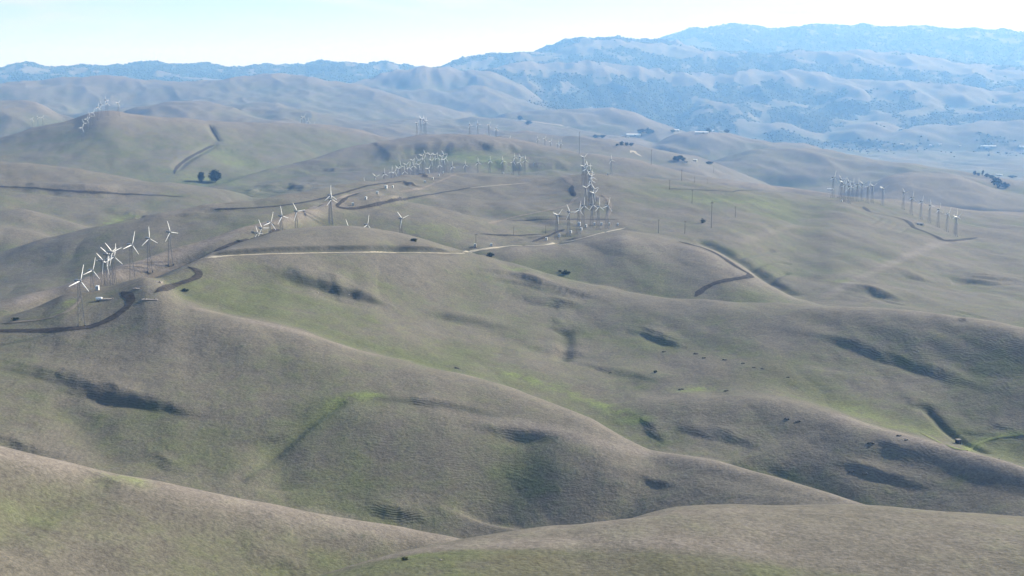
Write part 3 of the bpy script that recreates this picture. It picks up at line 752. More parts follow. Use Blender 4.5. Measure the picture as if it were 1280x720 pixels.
M = {
    'grass': grass_material(),
    'soil_bank_shade': simple('dark_road_soil_and_bank_shade', (.052, .046, .040), .35, .35, .95, .05),  # road earth, with the shade of its cut banks painted into the colour
    'brown_soil': simple('brown_road_soil', (.082, .066, .053), .3, .3, .95, .05),
    'pale_dirt': simple('pale_road_dirt', (.38, .34, .26), .2, .25, .95, .05),
    'pink_dirt': simple('pinkish_road_dirt', (.185, .16, .128), .2, .25, .95, .05),
    'white': simple('white_blade_paint', (.76, .76, .75), .08, .8, .35, .4),
    'steel': simple('weathered_tower_steel', (.16, .16, .165), .2, 1.5, .6, .4),
    'nacelle': simple('nacelle_paint', (.27, .27, .27), .2, 1.2, .5, .3),
    'concrete': simple('concrete', (.25, .22, .19), .15, 1.0, .9, .1),
    'cabinet': simple('cabinet_paint', (.76, .77, .77), .06, 1.0, .5, .3),
    'door': simple('grey_door_paint', (.35, .37, .38), .1, 1.0, .5, .3),
    'wood': simple('pole_timber', (.10, .08, .065), .3, 2.0, .9, .1),
    'bark': simple('bark', (.07, .055, .04), .3, 2.0, .95, .05),
    'rock': simple('dark_rock', (.12, .112, .098), .45, .9, .9, .1),
    'pale_rock': simple('pale_rock', (.42, .38, .31), .25, .9, .9, .1),
    'roof_white': simple('white_metal_roofing', (.78, .79, .80), .06, .2, .45, .3),
    'roof_grey': simple('grey_roofing', (.20, .20, .21), .2, .3, .7, .2),
    'wall_pale': simple('pale_walls', (.50, .48, .44), .1, .3, .85, .1),
    'wall_dark': simple('dark_barn_boards', (.12, .10, .09), .2, .3, .85, .1),
    'glass': simple('window_glass', (.03, .04, .05), .1, 1.0, .15, .5),
    'black': simple('black_box_paint', (.03, .032, .035), .2, 1.0, .6, .2),
}
def foliage(name, dark, light, scale):
    q = NT(name)
    pos = q.add('ShaderNodeNewGeometry').outputs['Position']
    f = q.ramp(q.noise(pos, scale, 3, .6), .3, .72)
    return q.finish(q.mix(f, c4(*dark), c4(*light)), .9, spec=.08)
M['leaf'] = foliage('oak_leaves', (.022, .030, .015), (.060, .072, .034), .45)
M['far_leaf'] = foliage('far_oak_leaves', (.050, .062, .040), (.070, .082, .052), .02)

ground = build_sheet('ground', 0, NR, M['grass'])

# ------------------------------------------------------------------ tracks laid on the ground
def ribbon(name, px, width, mat, lift=.22, n=8, ends=True, kind='structure'):
    p = trace(px, n)
    q = [Vector((a, b, 0)) for a, b in p]
    r = [q[0]]
    for a in q[1:]:                                   # even steps
        L = (a - r[-1]).length
        if L > 400: continue
        st = max(2.0, math.hypot(a.x, a.y) * .0022)
        while L >= st:
            r.append(r[-1] + (a - r[-1]) * (st / L)); L = (a - r[-1]).length
    for _ in range(4):
        r = [r[0]] + [(r[i-1] + r[i] * 2 + r[i+1]) / 4 for i in range(1, len(r) - 1)] + [r[-1]]
    N = len(r); verts = []; faces = []; K = 5
    for i in range(N):
        t = (r[min(i+1, N-1)] - r[max(i-1, 0)]).normalized()
        nrm = Vector((-t.y, t.x, 0))
        w = width * (.5 + .05 * math.sin(i * .37) + .04 * math.sin(i * 1.13 + 2))
        if ends: w *= min(1, .25 + i / 5, .25 + (N - 1 - i) / 5)
        for k in range(K):
            f = k / (K - 1) * 2 - 1
            c = r[i] + nrm * w * f
            verts.append((c.x, c.y, float(zlook(c.x, c.y)) + lift * (1 - .35 * abs(f) ** 3) + .00012 * c.y))
    for i in range(N - 1):
        for k in range(K - 1):
            a = i * K + k
            faces.append((a, a + 1, a + K + 1, a + K))
    me = bpy.data.meshes.new(name); me.from_pydata(verts, [], faces); me.update()
    for f in me.polygons: f.use_smooth = True
    if len(me.polygons) and me.polygons[0].normal.z < 0: me.flip_normals()
    me.materials.append(mat)
    o = bpy.data.objects.new(name, me); COL.objects.link(o); o['kind'] = kind
    return o
D, B, P, K_ = M['soil_bank_shade'], M['brown_soil'], M['pale_dirt'], M['pink_dirt']  # D carries painted cut-bank shade along with its earth colour
ribbon('road', [(-30,413),(30,413.5),(70,412.5),(110,409),(135,400.5),(152,389.5),(162,380),(163,373),(158,368),(152,365)], 5.2, D)
ribbon('road', [(194,366),(215,357.5),(237,350.5),(248,345.5),(249,340),(242,336),(233,333.5)], 4.6, D)
ribbon('track', [(0,404),(30,402),(55,399),(80,392),(95,381),(103,370)], 2.6, K_)
ribbon('track', [(150,361),(175,350),(205,339),(235,329),(262,322)], 3.2, K_)
ribbon('track', [(250,324.5),(275,320.7),(300,319.1),(340,317.6),(400,316.3),(450,315.7),(520,316.1),(560,316.9),(582,317)], 3.0, P)
ribbon('track', [(578,316),(600,312.5),(640,307.5),(675,307),(712,302),(750,292),(782,285)], 3.2, P)
ribbon('road', [(258,319),(290,305.5),(325,295.5),(350,287)], 4.0, D)
ribbon('track', [(215,314.5),(270,296.5),(320,281.5),(370,266.5),(400,257)], 5.0, K_)
ribbon('track', [(400,256),(430,246),(452,239.5),(490,233)], 2.6, K_)
ribbon('road', [(268,262),(300,260.5),(332,259),(375,254),(410,246.5),(435,239.5),(462,232),(505,226.5)], 3.4, D)
ribbon('road', [(450,241.5),(435,246.5),(425,254),(421,259),(440,261),(462,257.5),(490,251.5),(525,245.5),(590,234.5)], 3.4, D)
ribbon('track', [(588,235),(620,232),(660,229)], 3.0, P)
ribbon('track', [(570,218),(560,222),(548,227),(525,236),(500,240)], 5.0, K_)
ribbon('road', [(524,216.5),(532,219),(531,221.5),(552,224)], 7.0, D)
ribbon('road', [(504,226),(512,229),(518,232.5),(524,233)], 9.0, D)
ribbon('track', [(703,220),(709,223),(714,230)], 9.0, K_)
ribbon('road', [(715,232),(714.5,238),(719,246)], 6.0, D)
ribbon('track', [(724,246),(716,250),(712,256),(690,262),(640,272),(610,280)], 4.5, K_)
ribbon('road', [(706,286.5),(685,295),(664,303)], 4.2, D)
ribbon('track', [(752,243),(760,250),(763,262),(757,275)], 4.0, K_)
ribbon('road', [(635,276.5),(675,274.5),(725,274.5),(775,274.5)], 1.8, D)
ribbon('road', [(600,292.5),(642,294.5),(682,292.5)], 1.8, D)
ribbon('road', [(1080,258.5),(1083,262),(1090,266),(1110,270),(1130,274.5),(1138,279.5),(1143,285),(1160,291),(1172,296.5),(1180,301),(1200,300),(1222,297)], 7.0, D)
ribbon('road', [(869,371),(874,366),(880,361),(896,353.5),(918,349),(934,346.5),(939,344),(933,340.5),(920,333),(906,323.5),(893,316),(878,310),(862,305.5),(848,301.5)], 5.5, D)
ribbon('road', [(836,236),(875,237.5),(920,240)], 4.0, D)
ribbon('road', [(948,238),(925,238.2),(915,240.5)], 3.0, D)
ribbon('road', [(262,156),(266,164),(274,177)], 4.0, D)
ribbon('road', [(268,181),(250,190),(231,201),(220,211),(218,218)], 4.5, D)
ribbon('road', [(-20,232.5),(40,235.2),(90,239.2),(150,242.2),(230,246)], 3.6, D)
ribbon('track', [(1150,541),(1200,563),(1216,558),(1235,549.5),(1262,544.5),(1290,543)], 2.0, simple('grass_track', (.17,.19,.08), .2, .5, .95, .05))
ribbon('track', [(788,191),(792,188),(795,192),(803,196)], 9.0, P)
ribbon('track', [(640,149.5),(665,152),(690,155.5),(715,159)], 12.0, P)

# ------------------------------------------------------------------ mesh helpers
class MB:
    def __init__(self): self.v, self.f = [], []
    def add(self, v, f):
        o = len(self.v); self.v += [tuple(x) for x in v]; self.f += [tuple(i + o for i in q) for q in f]
    def box(self, x0, x1, y0, y1, z0, z1, taper=1.0):
        cx, cy = (x0+x1)/2, (y0+y1)/2
        v = [(x0,y0,z0),(x1,y0,z0),(x1,y1,z0),(x0,y1,z0)] + [(cx+(a-cx)*taper, cy+(b-cy)*taper, z1) for a, b in ((x0,y0),(x1,y0),(x1,y1),(x0,y1))]
        self.add(v, [(3,2,1,0),(4,5,6,7),(0,1,5,4),(1,2,6,5),(2,3,7,6),(3,0,4,7)])
    def tube(self, a, b, r0, r1=None, n=5, caps=True):
        r1 = r0 if r1 is None else r1
        a, b = Vector(a), Vector(b); d = (b - a).normalized()
        s = d.orthogonal().normalized(); t = d.cross(s)
        v = []
        for c, r in ((a, r0), (b, r1)):
            for i in range(n):
                w = 2 * math.pi * i / n
                v.append(c + (s * math.cos(w) + t * math.sin(w)) * r)
        f = [(i, (i+1) % n, n + (i+1) % n, n + i) for i in range(n)]
        if caps: f += [tuple(range(n))[::-1], tuple(range(n, 2*n))]
        self.add(v, f)
    def loft(self, rings):
        n = len(rings[0]); v = [p for r in rings for p in r]; f = []
        for k in range(len(rings) - 1):
            for i in range(n):
                f.append((k*n+i, k*n+(i+1) % n, (k+1)*n+(i+1) % n, (k+1)*n+i))
        f += [tuple(range(n))[::-1], tuple(range((len(rings)-1)*n, len(rings)*n))]
        self.add(v, f)
    def mesh(self, name, mat, smooth=False):
        me = bpy.data.meshes.new(name); me.from_pydata(self.v, [], self.f); me.update()
        if smooth:
            for p in me.polygons: p.use_smooth = True
        me.materials.append(mat)
        return me
def part(name, me, parent, loc=(0,0,0), rot=(0,0,0), label=None):
    o = bpy.data.objects.new(name, me); COL.objects.link(o)
    o.parent = parent; o.location = loc; o.rotation_euler = rot
    if label: o['label'] = label
    return o
def thing(name, label, cat, loc, rz=0.0, group=None, me=None):
    o = bpy.data.objects.new(name, me); COL.objects.link(o)
    o.location = loc; o.rotation_euler = (0, 0, rz)
    o['label'] = label; o['category'] = cat
    if group: o['group'] = group
    return o
def copy_tree(o, parent=None):
    c = o.copy(); COL.objects.link(c)
    if parent is not None: c.parent = parent
    for ch in o.children: copy_tree(ch, c)
    return c
ORD = ['first','second','third','fourth','fifth','sixth','seventh','eighth','ninth','tenth','eleventh','twelfth','thirteenth','fourteenth','fifteenth','sixteenth',
       'seventeenth','eighteenth','nineteenth','twentieth','twenty-first','twenty-second','twenty-third','twenty-fourth','twenty-fifth','twenty-sixth','twenty-seventh','twenty-eighth','twenty-ninth','thirtieth']

# ------------------------------------------------------------------ wind turbines
HUB = 24.0
def lattice():
    b = MB(); H = HUB - .75
    hw = lambda z: 1.75 + (.42 - 1.75) * (z / H)
    lv = [0, 5.2, 9.8, 13.8, 17.3, 20.4, H]
    cs = ((-1,-1),(1,-1),(1,1),(-1,1))
    for i, z in enumerate(lv[1:], 1):
        z0 = lv[i-1]; a, c = hw(z0), hw(z)
        for j in range(4):
            p, q = cs[j], cs[(j+1) % 4]
            b.tube((p[0]*c, p[1]*c, z), (q[0]*c, q[1]*c, z), .04, n=4, caps=False)
            b.tube((p[0]*a, p[1]*a, z0), (q[0]*c, q[1]*c, z), .035, n=4, caps=False)
            b.tube((q[0]*a, q[1]*a, z0), (p[0]*c, p[1]*c, z), .035, n=4, caps=False)
    b.box(-.55, .55, -.55, .55, H, H + .16)
    return b.mesh('tower', M['steel'])
def tower_leg(sx, sy):
    b = MB(); H = HUB - .75
    b.tube((sx*1.75, sy*1.75, -1.2), (sx*.42, sy*.42, H), .12, .09, n=5)
    b.box(sx*1.75-.4, sx*1.75+.4, sy*1.75-.4, sy*1.75+.4, -1.4, .22)
    return b.mesh('leg', M['steel'])
def nacelle():
    b = MB(); R = []
    for y, w, h0, h1 in ((-.95,.42,-.42,.42),(-.8,.58,-.55,.58),(-.1,.68,-.62,.72),(1.2,.68,-.62,.74),(2.3,.58,-.5,.66),(2.75,.36,-.25,.45)):
        c = .28
        R.append([(-w,y,h0+c),(-w+c,y,h0),(w-c,y,h0),(w,y,h0+c),(w,y,h1-c),(w-c,y,h1),(-w+c,y,h1),(-w,y,h1-c)])
    b.loft(R)
    return b.mesh('nacelle', M['nacelle'], True)
def hub_mesh():
    b = MB(); R = []
    for y, r in ((-.95,.50),(-1.35,.55),(-1.75,.48),(-2.05,.28),(-2.15,.08)):
        R.append([(r*math.cos(t), y, r*math.sin(t)) for t in [2*math.pi*i/10 for i in range(10)]][::-1])
    b.loft(R)
    return b.mesh('hub', M['nacelle'], True)
def blade_mesh(L=8.5, pitch=R_(14)):
    """root at the origin, tip along +Z; a tapered, twisted aerofoil"""
    b = MB(); R = []
    for t, ch, th in ((0,.34,.34),(.05,.36,.34),(.14,.68,.24),(.25,.78,.19),(.45,.66,.14),(.7,.5,.10),(.9,.38,.07),(.985,.38,.045),(1,.18,.03)):
        z = .35 + t * L; a = pitch - R_(16) * t
        ring = []
        for x, y in ((-.30,.0),(-.2,.62),(.0,1.0),(.3,.7),(.70,.0),(.3,-.55),(.0,-.85),(-.2,-.55)):
            px, py = x * ch, y * th * .5
            ring.append((px*math.cos(a) - py*math.sin(a), px*math.sin(a) + py*math.cos(a), z))
        R.append(ring)
    b.loft(R)
    return b.mesh('blade', M['white'], True)
def make_turbine():
    root = thing('wind_turbine', 'wind turbine', 'wind turbine', (0,0,0))
    part('tower', lattice(), root)
    for sx in (-1, 1):
        for sy in (-1, 1): part('leg', tower_leg(sx, sy), root)
    part('nacelle', nacelle(), root, (0,0,HUB))
    part('hub', hub_mesh(), root, (0,0,HUB))
    bm_ = blade_mesh()
    for k in range(3): part('blade', bm_, root, (0,-1.45,HUB))
    return root
def place_by_top(u, v, H, guess):
    """where along the line of sight through (u, v) does something H tall stand with its top at (u, v)?"""
    az, t = direction(u, v); az = float(az); t = float(t)
    r = np.geomspace(guess * .84, guess * 1.2, 700)
    zz = zlook(r * math.sin(az), r * math.cos(az))
    e = zz + H - t * r
    ch = np.nonzero(np.sign(e[1:]) != np.sign(e[:-1]))[0]
    if len(ch):
        i = ch[np.argmin(np.abs(np.log(r[ch] / guess)))]
        rr = r[i] - e[i] * (r[i+1] - r[i]) / (e[i+1] - e[i])
        return rr * math.sin(az), rr * math.cos(az), 1.0
    i = int(np.argmin(np.abs(e)))
    rr = r[i]
    s = (t * rr - zz[i]) / H
    return rr * math.sin(az), rr * math.cos(az), float(np.clip(s, .7, 1.35))
PROTO = make_turbine()
used = [False]
def turbine(u, v, dx, dy, guess, label, group, yaw=None):
    x, y, s = place_by_top(u, v, HUB, guess)
    o = PROTO if not used[0] else copy_tree(PROTO)
    used[0] = True
    ya = R_(50 + random.uniform(-7, 7)) if yaw is None else R_(yaw)
    o.location = (x, y, float(zlook(x, y)) + .05)
    o.scale = (s, s, s) if abs(s - 1) > .01 else (1, 1, 1)
    o['label'] = label; o['group'] = group
    yaw_w = ya - math.atan2(x, y)
    # in the rotor plane: image x is squeezed by cos(yaw)
    th = math.atan2(dx / max(math.cos(ya), .3), -dy)
    k = 0
    o.rotation_euler = (0, 0, yaw_w)
    for c in o.children:
        if c.name.startswith('blade'):
            c.rotation_euler = (0, th + k * 2 * math.pi / 3, 0); k += 1
        if c.name.startswith('leg') or c.name.startswith('tower'):
            c.rotation_euler = (0, 0, -yaw_w + R_(20))
    return o
def blade_word(dx, dy):
    h = '' if abs(dx) < .35 * abs(dy) else ('right' if dx > 0 else 'left')
    w = '' if abs(dy) < .35 * abs(dx) else ('down' if dy > 0 else 'up')
    return ('straight ' + w) if not h else (w + ' ' + h).strip()
def row(lst, guess, where, group):
    lst = sorted(lst, key=lambda a: a[0])
    for i, a in enumerate(lst):
        g = a[4] if len(a) > 4 else guess
        turbine(a[0], a[1], a[2], a[3], g, f"{ORD[i]} turbine from left {where}, blade {blade_word(a[2], a[3])}", group)

row([(98,351,12,21),(114,338,12,20),(127,326,-8,-12),(131,328,2,13),(133,318,-7,-9),(138,315,-7,-12),(141,321,9,11),(163,306,9,17),(185,298,14,11),(211,290,15,5)],
    735, 'in the nearest row by the dark road', 'nearest row of wind turbines')
row([(321,292,-2,-9,955),(326,285,-3,-9,960),(337,278,6,11,975),(351,270,12,6),(370,264,-5,-11),(412,244,10,9),(413,249,11,8)],
    1010, 'in the row rising behind the grassy knob', 'row of turbines behind the knob')
row([(434,284,-3,-10,965),(458,281,4,6,965),(501,273,-5,-8)], 1040, 'standing alone on the slope behind the knob', 'scattered turbines behind the knob')
row([(455,229,7,3.6),(469,221,-5,-6),(480,217,6,5),(489,214,4,5),(493,215,3,6),(497,211,-4,-5),(500,207,-1,-7),(505,214,5,5),(507.5,206,-4,-2),(511,209,4,6),(515,201,-4,-3),(516.5,207,4,4),(521,200,-2,-6),(523,206,1,6),
     (527,195,-5,-3),(529,199,2,6),(531,192,-3,-6),(535,211,1,4),(537,194,-5,-5),(539,201,-4,-3),(543,194,-5,-4),(546,197,0,-6),(549,206,0,-5),(551,196,-5,-4),(554,193,-3,-6),(554.5,200,1,5),(557,198,3,6)],
    1800, 'in the crowded cluster on the middle ridge', 'crowded cluster of turbines on the middle ridge')
row([(565,208,3,2),(581,206,-.5,-6),(597,203,-.5,-6),(612,201,0,-3),(628,201,-1,-6),(641,202,3,5),(643,197,-1,-5),(649,203,3,6),(650,197,-2,-4),(656,200,4,3)],
    1850, 'in the sparse line right of the cluster', 'sparse line of turbines on the middle ridge')
row([(729,197,-4,-3,1480),(729,208,1,6,1450),(732,211,4,6,1450),(733.5,207,-2,-6,1450),(737,213,5,4,1430),(737,220,-3,-5,1420),(738,225,6,4.5,1400),(738,230,4,5,1380),(732,235,-5,-3.5,1340),(741,236,-2,-5,1340),(742,242,1,9,1310),
     (739.5,221,7,6,1420)], 1400, 'in the column climbing the central hill', 'column of turbines on the central hill')
row([(696,269,-6,-4),(711,265,-3,-8),(723,262,5,8),(729,257,8,8),(740,256,8,6.5),(748,258,7,7),(759,257,5,8)], 1160, 'in the row crossing the central hill', 'row of turbines crossing the central hill')
turbine(764, 200, -1, -7, 1900, 'lone wind turbine with one blade raised, right of the central hill column', 'scattered turbines on the middle ridge')
row([(1042,222,1,-6),(1051,224,-5,-8),(1053,228,-4,-2),(1056,231,3,4),(1060.5,227.5,-3,-6),(1062,233,4,2),(1066,230,0,-3),(1072,230.5,3,3),(1078,230,-5,-5),(1085,233,1,-3),(1091,233,-6,-6),(1104,236,-5,-3)],
    1560, 'on the right-hand hilltop', 'turbines bunched on the right-hand hilltop')
row([(1130,241,-3,-6),(1140,247,5,6),(1152,252,5,7),(1162.6,256.5,-1,-7),(1173.6,262,4,5),(1184.6,267,1,-3),(1195,269.5,6,6),(1196,272,-7,-4)],
    1540, 'descending the right-hand hill', 'line of turbines descending the right-hand hill')
row([(521,154,-2,-1),(526,149,-2,-3),(530,150,-1,-4),(532,152,2,2)], 2300, 'on the domed hill skyline', 'four turbines on the domed hill')
row([(587,156,-1,-4),(597,155,-1,-4),(611,156,1,-3),(620,161,3,4),(636,173,1,4),(638,175,-1,-3)], 2500, 'beyond the domed hill', 'small turbines beyond the domed hill')
row([(672,174,-.5,-3),(681,173,1,-3),(688,177,1,3),(697,179,2,4),(701,179,3,3)], 2850, 'in the far line on the pale plain', 'far turbines on the pale plain')
row([(132,125,-1,-4),(134,129,3,4),(126,131,-1,-4),(122,134,2,3),(147.5,129,-3,-1),(116,141,1,3),(112,145,-1,-3),(108,149,1,3),(104,154,-1,-3),(102,160,1,3)], 2450,
    'climbing the round upper-left hill', 'turbines on the round hill at upper left')
row([(377,147,-1,-3),(380,146,1,3),(385,151,2,2),(392,156,1,-3),(399,160,-1,3)], 2850, 'in the faint line left of the domed hill', 'faint turbines left of the domed hill')
row([(40,149,1,3),(47,147,-1,-3),(53,147,1,-3)], 3700, 'of three faint ones at far left', 'faint turbines at far left')

# ------------------------------------------------------------------ poles
def make_pole():
    root = thing('utility_pole', 'pole', 'utility pole', (0,0,0))
    b = MB(); b.tube((0,0,-1.5), (0,0,12), .24, .16, n=7); part('post', b.mesh('post', M['wood'], True), root)
    b = MB(); b.box(-1.3, 1.3, -.08, .08, 11.1, 11.3); part('crossarm', b.mesh('crossarm', M['wood']), root)
    b = MB()
    b.tube((0,0,0), (0,0,.35), .1, .06, n=6)
    ins = b.mesh('insulator', M['concrete'], True)
    for x in (-1.15, -.5, .5, 1.15): part('insulator', ins, root, (x, 0, 11.3))
    return root
pole0 = make_pole(); pole_used = False
plist = sorted([(595,310,292,990),(814,206,184,2150),(852,226,212,1650),(868,229,221,1660),(884,230,224,1680),(837,237,225,1500),(865,254,237,1300),(889,285,250,1130),(919,272,258,1250),(823,291,274,1090),(856,292,276,1090),(892,216,207,2350),(642,294,283,1150),(682,292,282,1180)])
notes = {595:'beside the pale track past the knob', 642:'above the dark track on the central hill', 682:'above the dark track, right of its neighbour', 814:'rising from the far edge of the domed hill', 823:'on the brown triangular hill',
         837:'on the pinkish patch by the dark road', 852:'on the crest over the far plain', 856:'right of the brown triangular hilltop', 865:'below the dark road on the green slope', 868:'small one on the crest over the far plain', 884:'smallest on the crest over the far plain',
         889:'tallest looking, beside the stream valley', 892:'far one among the pale hills', 919:'beside the upper stream valley'}
for u, v0, v1, g in plist:
    x, y = ray(u, v0)
    r = math.hypot(x, y)
    o = pole0 if not pole_used else copy_tree(pole0); pole_used = True
    h = (v0 - v1) * r / F_PX
    s = min(max(h / 12, .6), 2.4)
    o.location = (x, y, float(zlook(x, y))); o.rotation_euler = (0, 0, R_(35) - math.atan2(x, y)); o.scale = (min(s, 1.25), min(s, 1.25), s)
    o['label'] = 'brown wooden utility pole, ' + notes[u]; o['group'] = 'utility poles crossing the hills'
# tall guyed mast
def mast():
    x, y = ray(724, 192.5); r = math.hypot(x, y); H = 27.5 * r / F_PX
    root = thing('lattice_mast', 'tall thin dark mast standing behind the central turbine column', 'mast', (x, y, float(zlook(x, y))))
    b = MB()
    for i in range(3):
        a = 2*math.pi*i/3; c = 2*math.pi*(i+1)/3; q = .45
        b.tube((q*math.cos(a), q*math.sin(a), -1), (q*math.cos(a), q*math.sin(a), H), .16, n=5)
        for k in range(int(H/2)):
            b.tube((q*math.cos(a), q*math.sin(a), k*2), (q*math.cos(c), q*math.sin(c), k*2+1.8), .06, n=4, caps=False)
    part('shaft', b.mesh('shaft', M['steel']), root)
    for i in range(3):
        a = 2*math.pi*i/3 + .4
        b = MB(); gx, gy = 16*math.cos(a), 16*math.sin(a)
        zz = float(zlook(x+gx, y+gy)) - float(zlook(x, y))
        b.tube((gx, gy, zz - .3), (.4*math.cos(a), .4*math.sin(a), H*.85), .02, n=4)
        part('guy_wire', b.mesh('guy_wire', M['steel']), root)
mast()

# ------------------------------------------------------------------ transformer cabinets and pads
def make_cabinet():
    root = thing('transformer_cabinet', 'cabinet', 'cabinet', (0,0,0))
    b = MB(); b.box(-1.1,1.1,-.9,.9,-.6,.18); part('plinth', b.mesh('plinth', M['concrete']), root)
    b = MB(); b.box(-.9,.9,-.7,.7,.18,2.5); part('body', b.mesh('body', M['cabinet']), root)
    b = MB(); b.box(-1,1,-.8,.8,2.5,2.72,.9); part('lid', b.mesh('lid', M['cabinet']), root)
    b = MB(); b.box(-.42,.42,-.02,.03,0,1.8); dm = b.mesh('door', M['door'])
    for sx in (-.44, .44):
        d = part('door', dm, root, (sx, -.725, .4))
        hb = MB(); hb.box(-.04,.04,-.05,0,0,.22); part('handle', hb.mesh('handle', M['steel']), d, (-.28*np.sign(sx), -.02, .85))
    return root
cab0 = make_cabinet(); cab_used = False
cabs = [(122,363,'beside the tower feet of the nearest turbine cluster'),(482.5,236,'largest of the white boxes below the crowded cluster'),(491,235,'small box right of the largest one below the cluster'),(471.5,242.6,'small box left below the crowded cluster'),(457.5,249.5,'by the left end of the dark terrace'),
        (441,257,'at the lower left end of the dark terrace'),(531,228.4,'on the slope under the dark road bend'),(541,224.5,'right of the dark road bend'),(548.5,220.3,'near the top of the pinkish track'),(554,217.2,'on the crest right of the cluster'),
        (724,282.5,'bluish one largest in the row under the central turbines'),(732.5,284,'second from left in the row under the central turbines'),(743,281.5,'third from left in the row under the central turbines'),(751.5,281.5,'fourth from left in the row under the central turbines'),(761.5,281.8,'fifth in the row under the central turbines'),
        (772,282.3,'right end of the row under the central turbines'),(726.5,288,'above the pale terraces, highest of three'),(713.5,291.5,'above the pale terraces, middle of three'),(699,296,'above the pale terraces, lowest of three'),(683,300.5,'at the left of the pale terraces'),
        (614,307.8,'beside the pale track junction'),(594,308.5,'below the wooden pole by the track'),(1052,252.5,'below the bunched right-hand turbines'),(759.5,219,'on the crest right of the central column'),(668,205.5,'below the sparse turbine line'),(629,217.4,'on the far edge under the sparse line')]
for u, v, w in cabs:
    x, y = ray(u, v); o = cab0 if not cab_used else copy_tree(cab0); cab_used = True
    o.location = (x, y, float(zlook(x, y)) + .12); o.rotation_euler = (0, 0, -math.atan2(x, y) + R_(random.uniform(-25, 25)))
    if u in (482.5, 724): o.scale = (1.5, 1.5, 1.5)
    o['label'] = 'small white cabinet ' + w; o['group'] = 'white transformer cabinets'
def pad(u, v, sx, sy, label, rot=0):
    x, y = ray(u, v)
    zc = [float(zlook(x + a, y + b)) for a in (-sx/2, sx/2) for b in (-sy/2, sy/2)]
    root = thing('concrete_pad', label, 'concrete pad', (x, y, float(np.mean(zc))), R_(rot), 'bare concrete pads')
    b = MB(); b.box(-sx/2, sx/2, -sy/2, sy/2, -1.2, .35); part('slab', b.mesh('slab', M['concrete']), root)
    b = MB(); b.box(-.35, .35, -.35, .35, .35, .75)
    me = b.mesh('footing', M['concrete'])
    for a in (-1, 1): part('footing', me, root, (a*sx*.3, 0, 0))
pad(135, 374.5, 9, 3.0, 'long pale slab beside a white tank below the nearest turbines', 4)
pad(173, 361, 6, 2.6, 'short pale slab at the end of the dark road', -6)
pad(196, 352, 6, 3.4, 'tan slab under the two right-hand near turbines', -4)
pad(188, 374, 9, 4.0, 'faint brownish slab in the grass right of the dark road', -2)
# white tank by the long slab
x, y = ray(124, 376)
root = thing('storage_tank', 'rounded white tank at the left end of the long slab', 'tank', (x, y, float(zlook(x, y))))
b = MB(); b.loft([[(xx, r*math.cos(t), 1.25 + r*math.sin(t)) for t in [2*math.pi*i/12 for i in range(12)]] for xx, r in ((-1.9,.35),(-1.75,.8),(-1.4,.95),(1.4,.95),(1.75,.8),(1.9,.35))])
part('shell', b.mesh('shell', M['cabinet'], True), root)
b = MB(); b.box(-.15,.15,-.8,.8,-.4,.6); me = b.mesh('cradle', M['concrete'])
for a in (-1, 1): part('cradle', me, root, (a, 0, 0))
# long white shed roofs near the right-hand hilltop
def shed(u, v, L, W, H, label, name='shed', roof='roof_white', wall='wall_pale', rot=0, pitch=.25, cat='shed', windows=3, group=None):
    x, y = ray(u, v)
    root = thing(name, label, cat, (x, y, float(zlook(x, y)) - .3), -math.atan2(x, y) + R_(rot), group)
    rz = W / 2 * pitch * 1.12
    b = MB(); b.box(-L/2, L/2, -W/2, W/2, -3, H)
    b.add([(-L/2,-W/2,H),(-L/2,W/2,H),(-L/2,0,H+rz*.88)], [(0,2,1)]); b.add([(L/2,-W/2,H),(L/2,W/2,H),(L/2,0,H+rz*.88)], [(0,1,2)])
    part('wall', b.mesh('wall', M[wall]), root)
    e = W*.06 + .3
    for sgn in (-1, 1):
        b = MB(); z0 = H - e * pitch + .06; z1 = H + W/2 * pitch + .06
        q = [(-L/2-e, sgn*(W/2+e), z0), (L/2+e, sgn*(W/2+e), z0), (L/2+e, 0, z1), (-L/2-e, 0, z1)]
        b.add(q + [(p[0], p[1], p[2] + .25) for p in q], [(0,1,2,3),(7,6,5,4),(0,4,5,1),(1,5,6,2),(2,6,7,3),(3,7,4,0)])
        part('roof', b.mesh('roof', M[roof]), root)
    b = MB(); b.box(-L*.05-.8, L*.05+.8, -.06, .05, 0, H*.72); part('door', b.mesh('door', M['wall_dark']), root, (L*.12, -W/2 - .03, .1))
    b = MB(); b.box(-.7, .7, -.06, .05, 0, 1.3); me = b.mesh('window', M['glass'])
    for i in range(windows): part('window', me, root, (-L*.42 + i * L*.16, -W/2 - .03, H*.4))
    return root
shed(1150, 281, 8, 4.5, 2.2, 'low grey shed in the turn of the dark road on the right', roof='roof_grey', rot=15, windows=1)
shed(1038, 237.5, 16, 6, 2.6, 'long low white shed behind the bunched right-hand turbines', rot=4)
FB = 'farm buildings on the far plain'
shed(792, 169.5, 58, 24, 5.5, 'long white-roofed building in front of dark trees on the far plain', 'farm_building', rot=-3, cat='building', group=FB)
shed(781, 171.5, 34, 14, 4, 'low bluish building left below the long white-roofed one', 'farm_building', 'roof_grey', rot=-3, cat='building', group=FB)
shed(846, 164, 20, 12, 6, 'small pale building between the white roof and hilltop farm', 'farm_building', rot=5, cat='building', group=FB)
shed(877, 166.5, 48, 16, 4.5, 'long white barn on the dark hilltop', 'farm_building', rot=2, cat='building', group=FB)
shed(891, 164.8, 11, 9, 8, 'tall narrow white house right of the hilltop barn', 'farm_building', rot=25, pitch=.7, cat='house', group=FB, windows=2)
shed(901, 165, 26, 12, 4.5, 'dark roofed house at the right end of the hilltop farm', 'farm_building', 'roof_grey', rot=0, cat='house', group=FB)
shed(857, 203, 10, 7, 3.2, 'little bluish roofed house beside the round trees in the valley', 'farm_building', 'roof_grey', rot=10, cat='house', group=FB, windows=2)
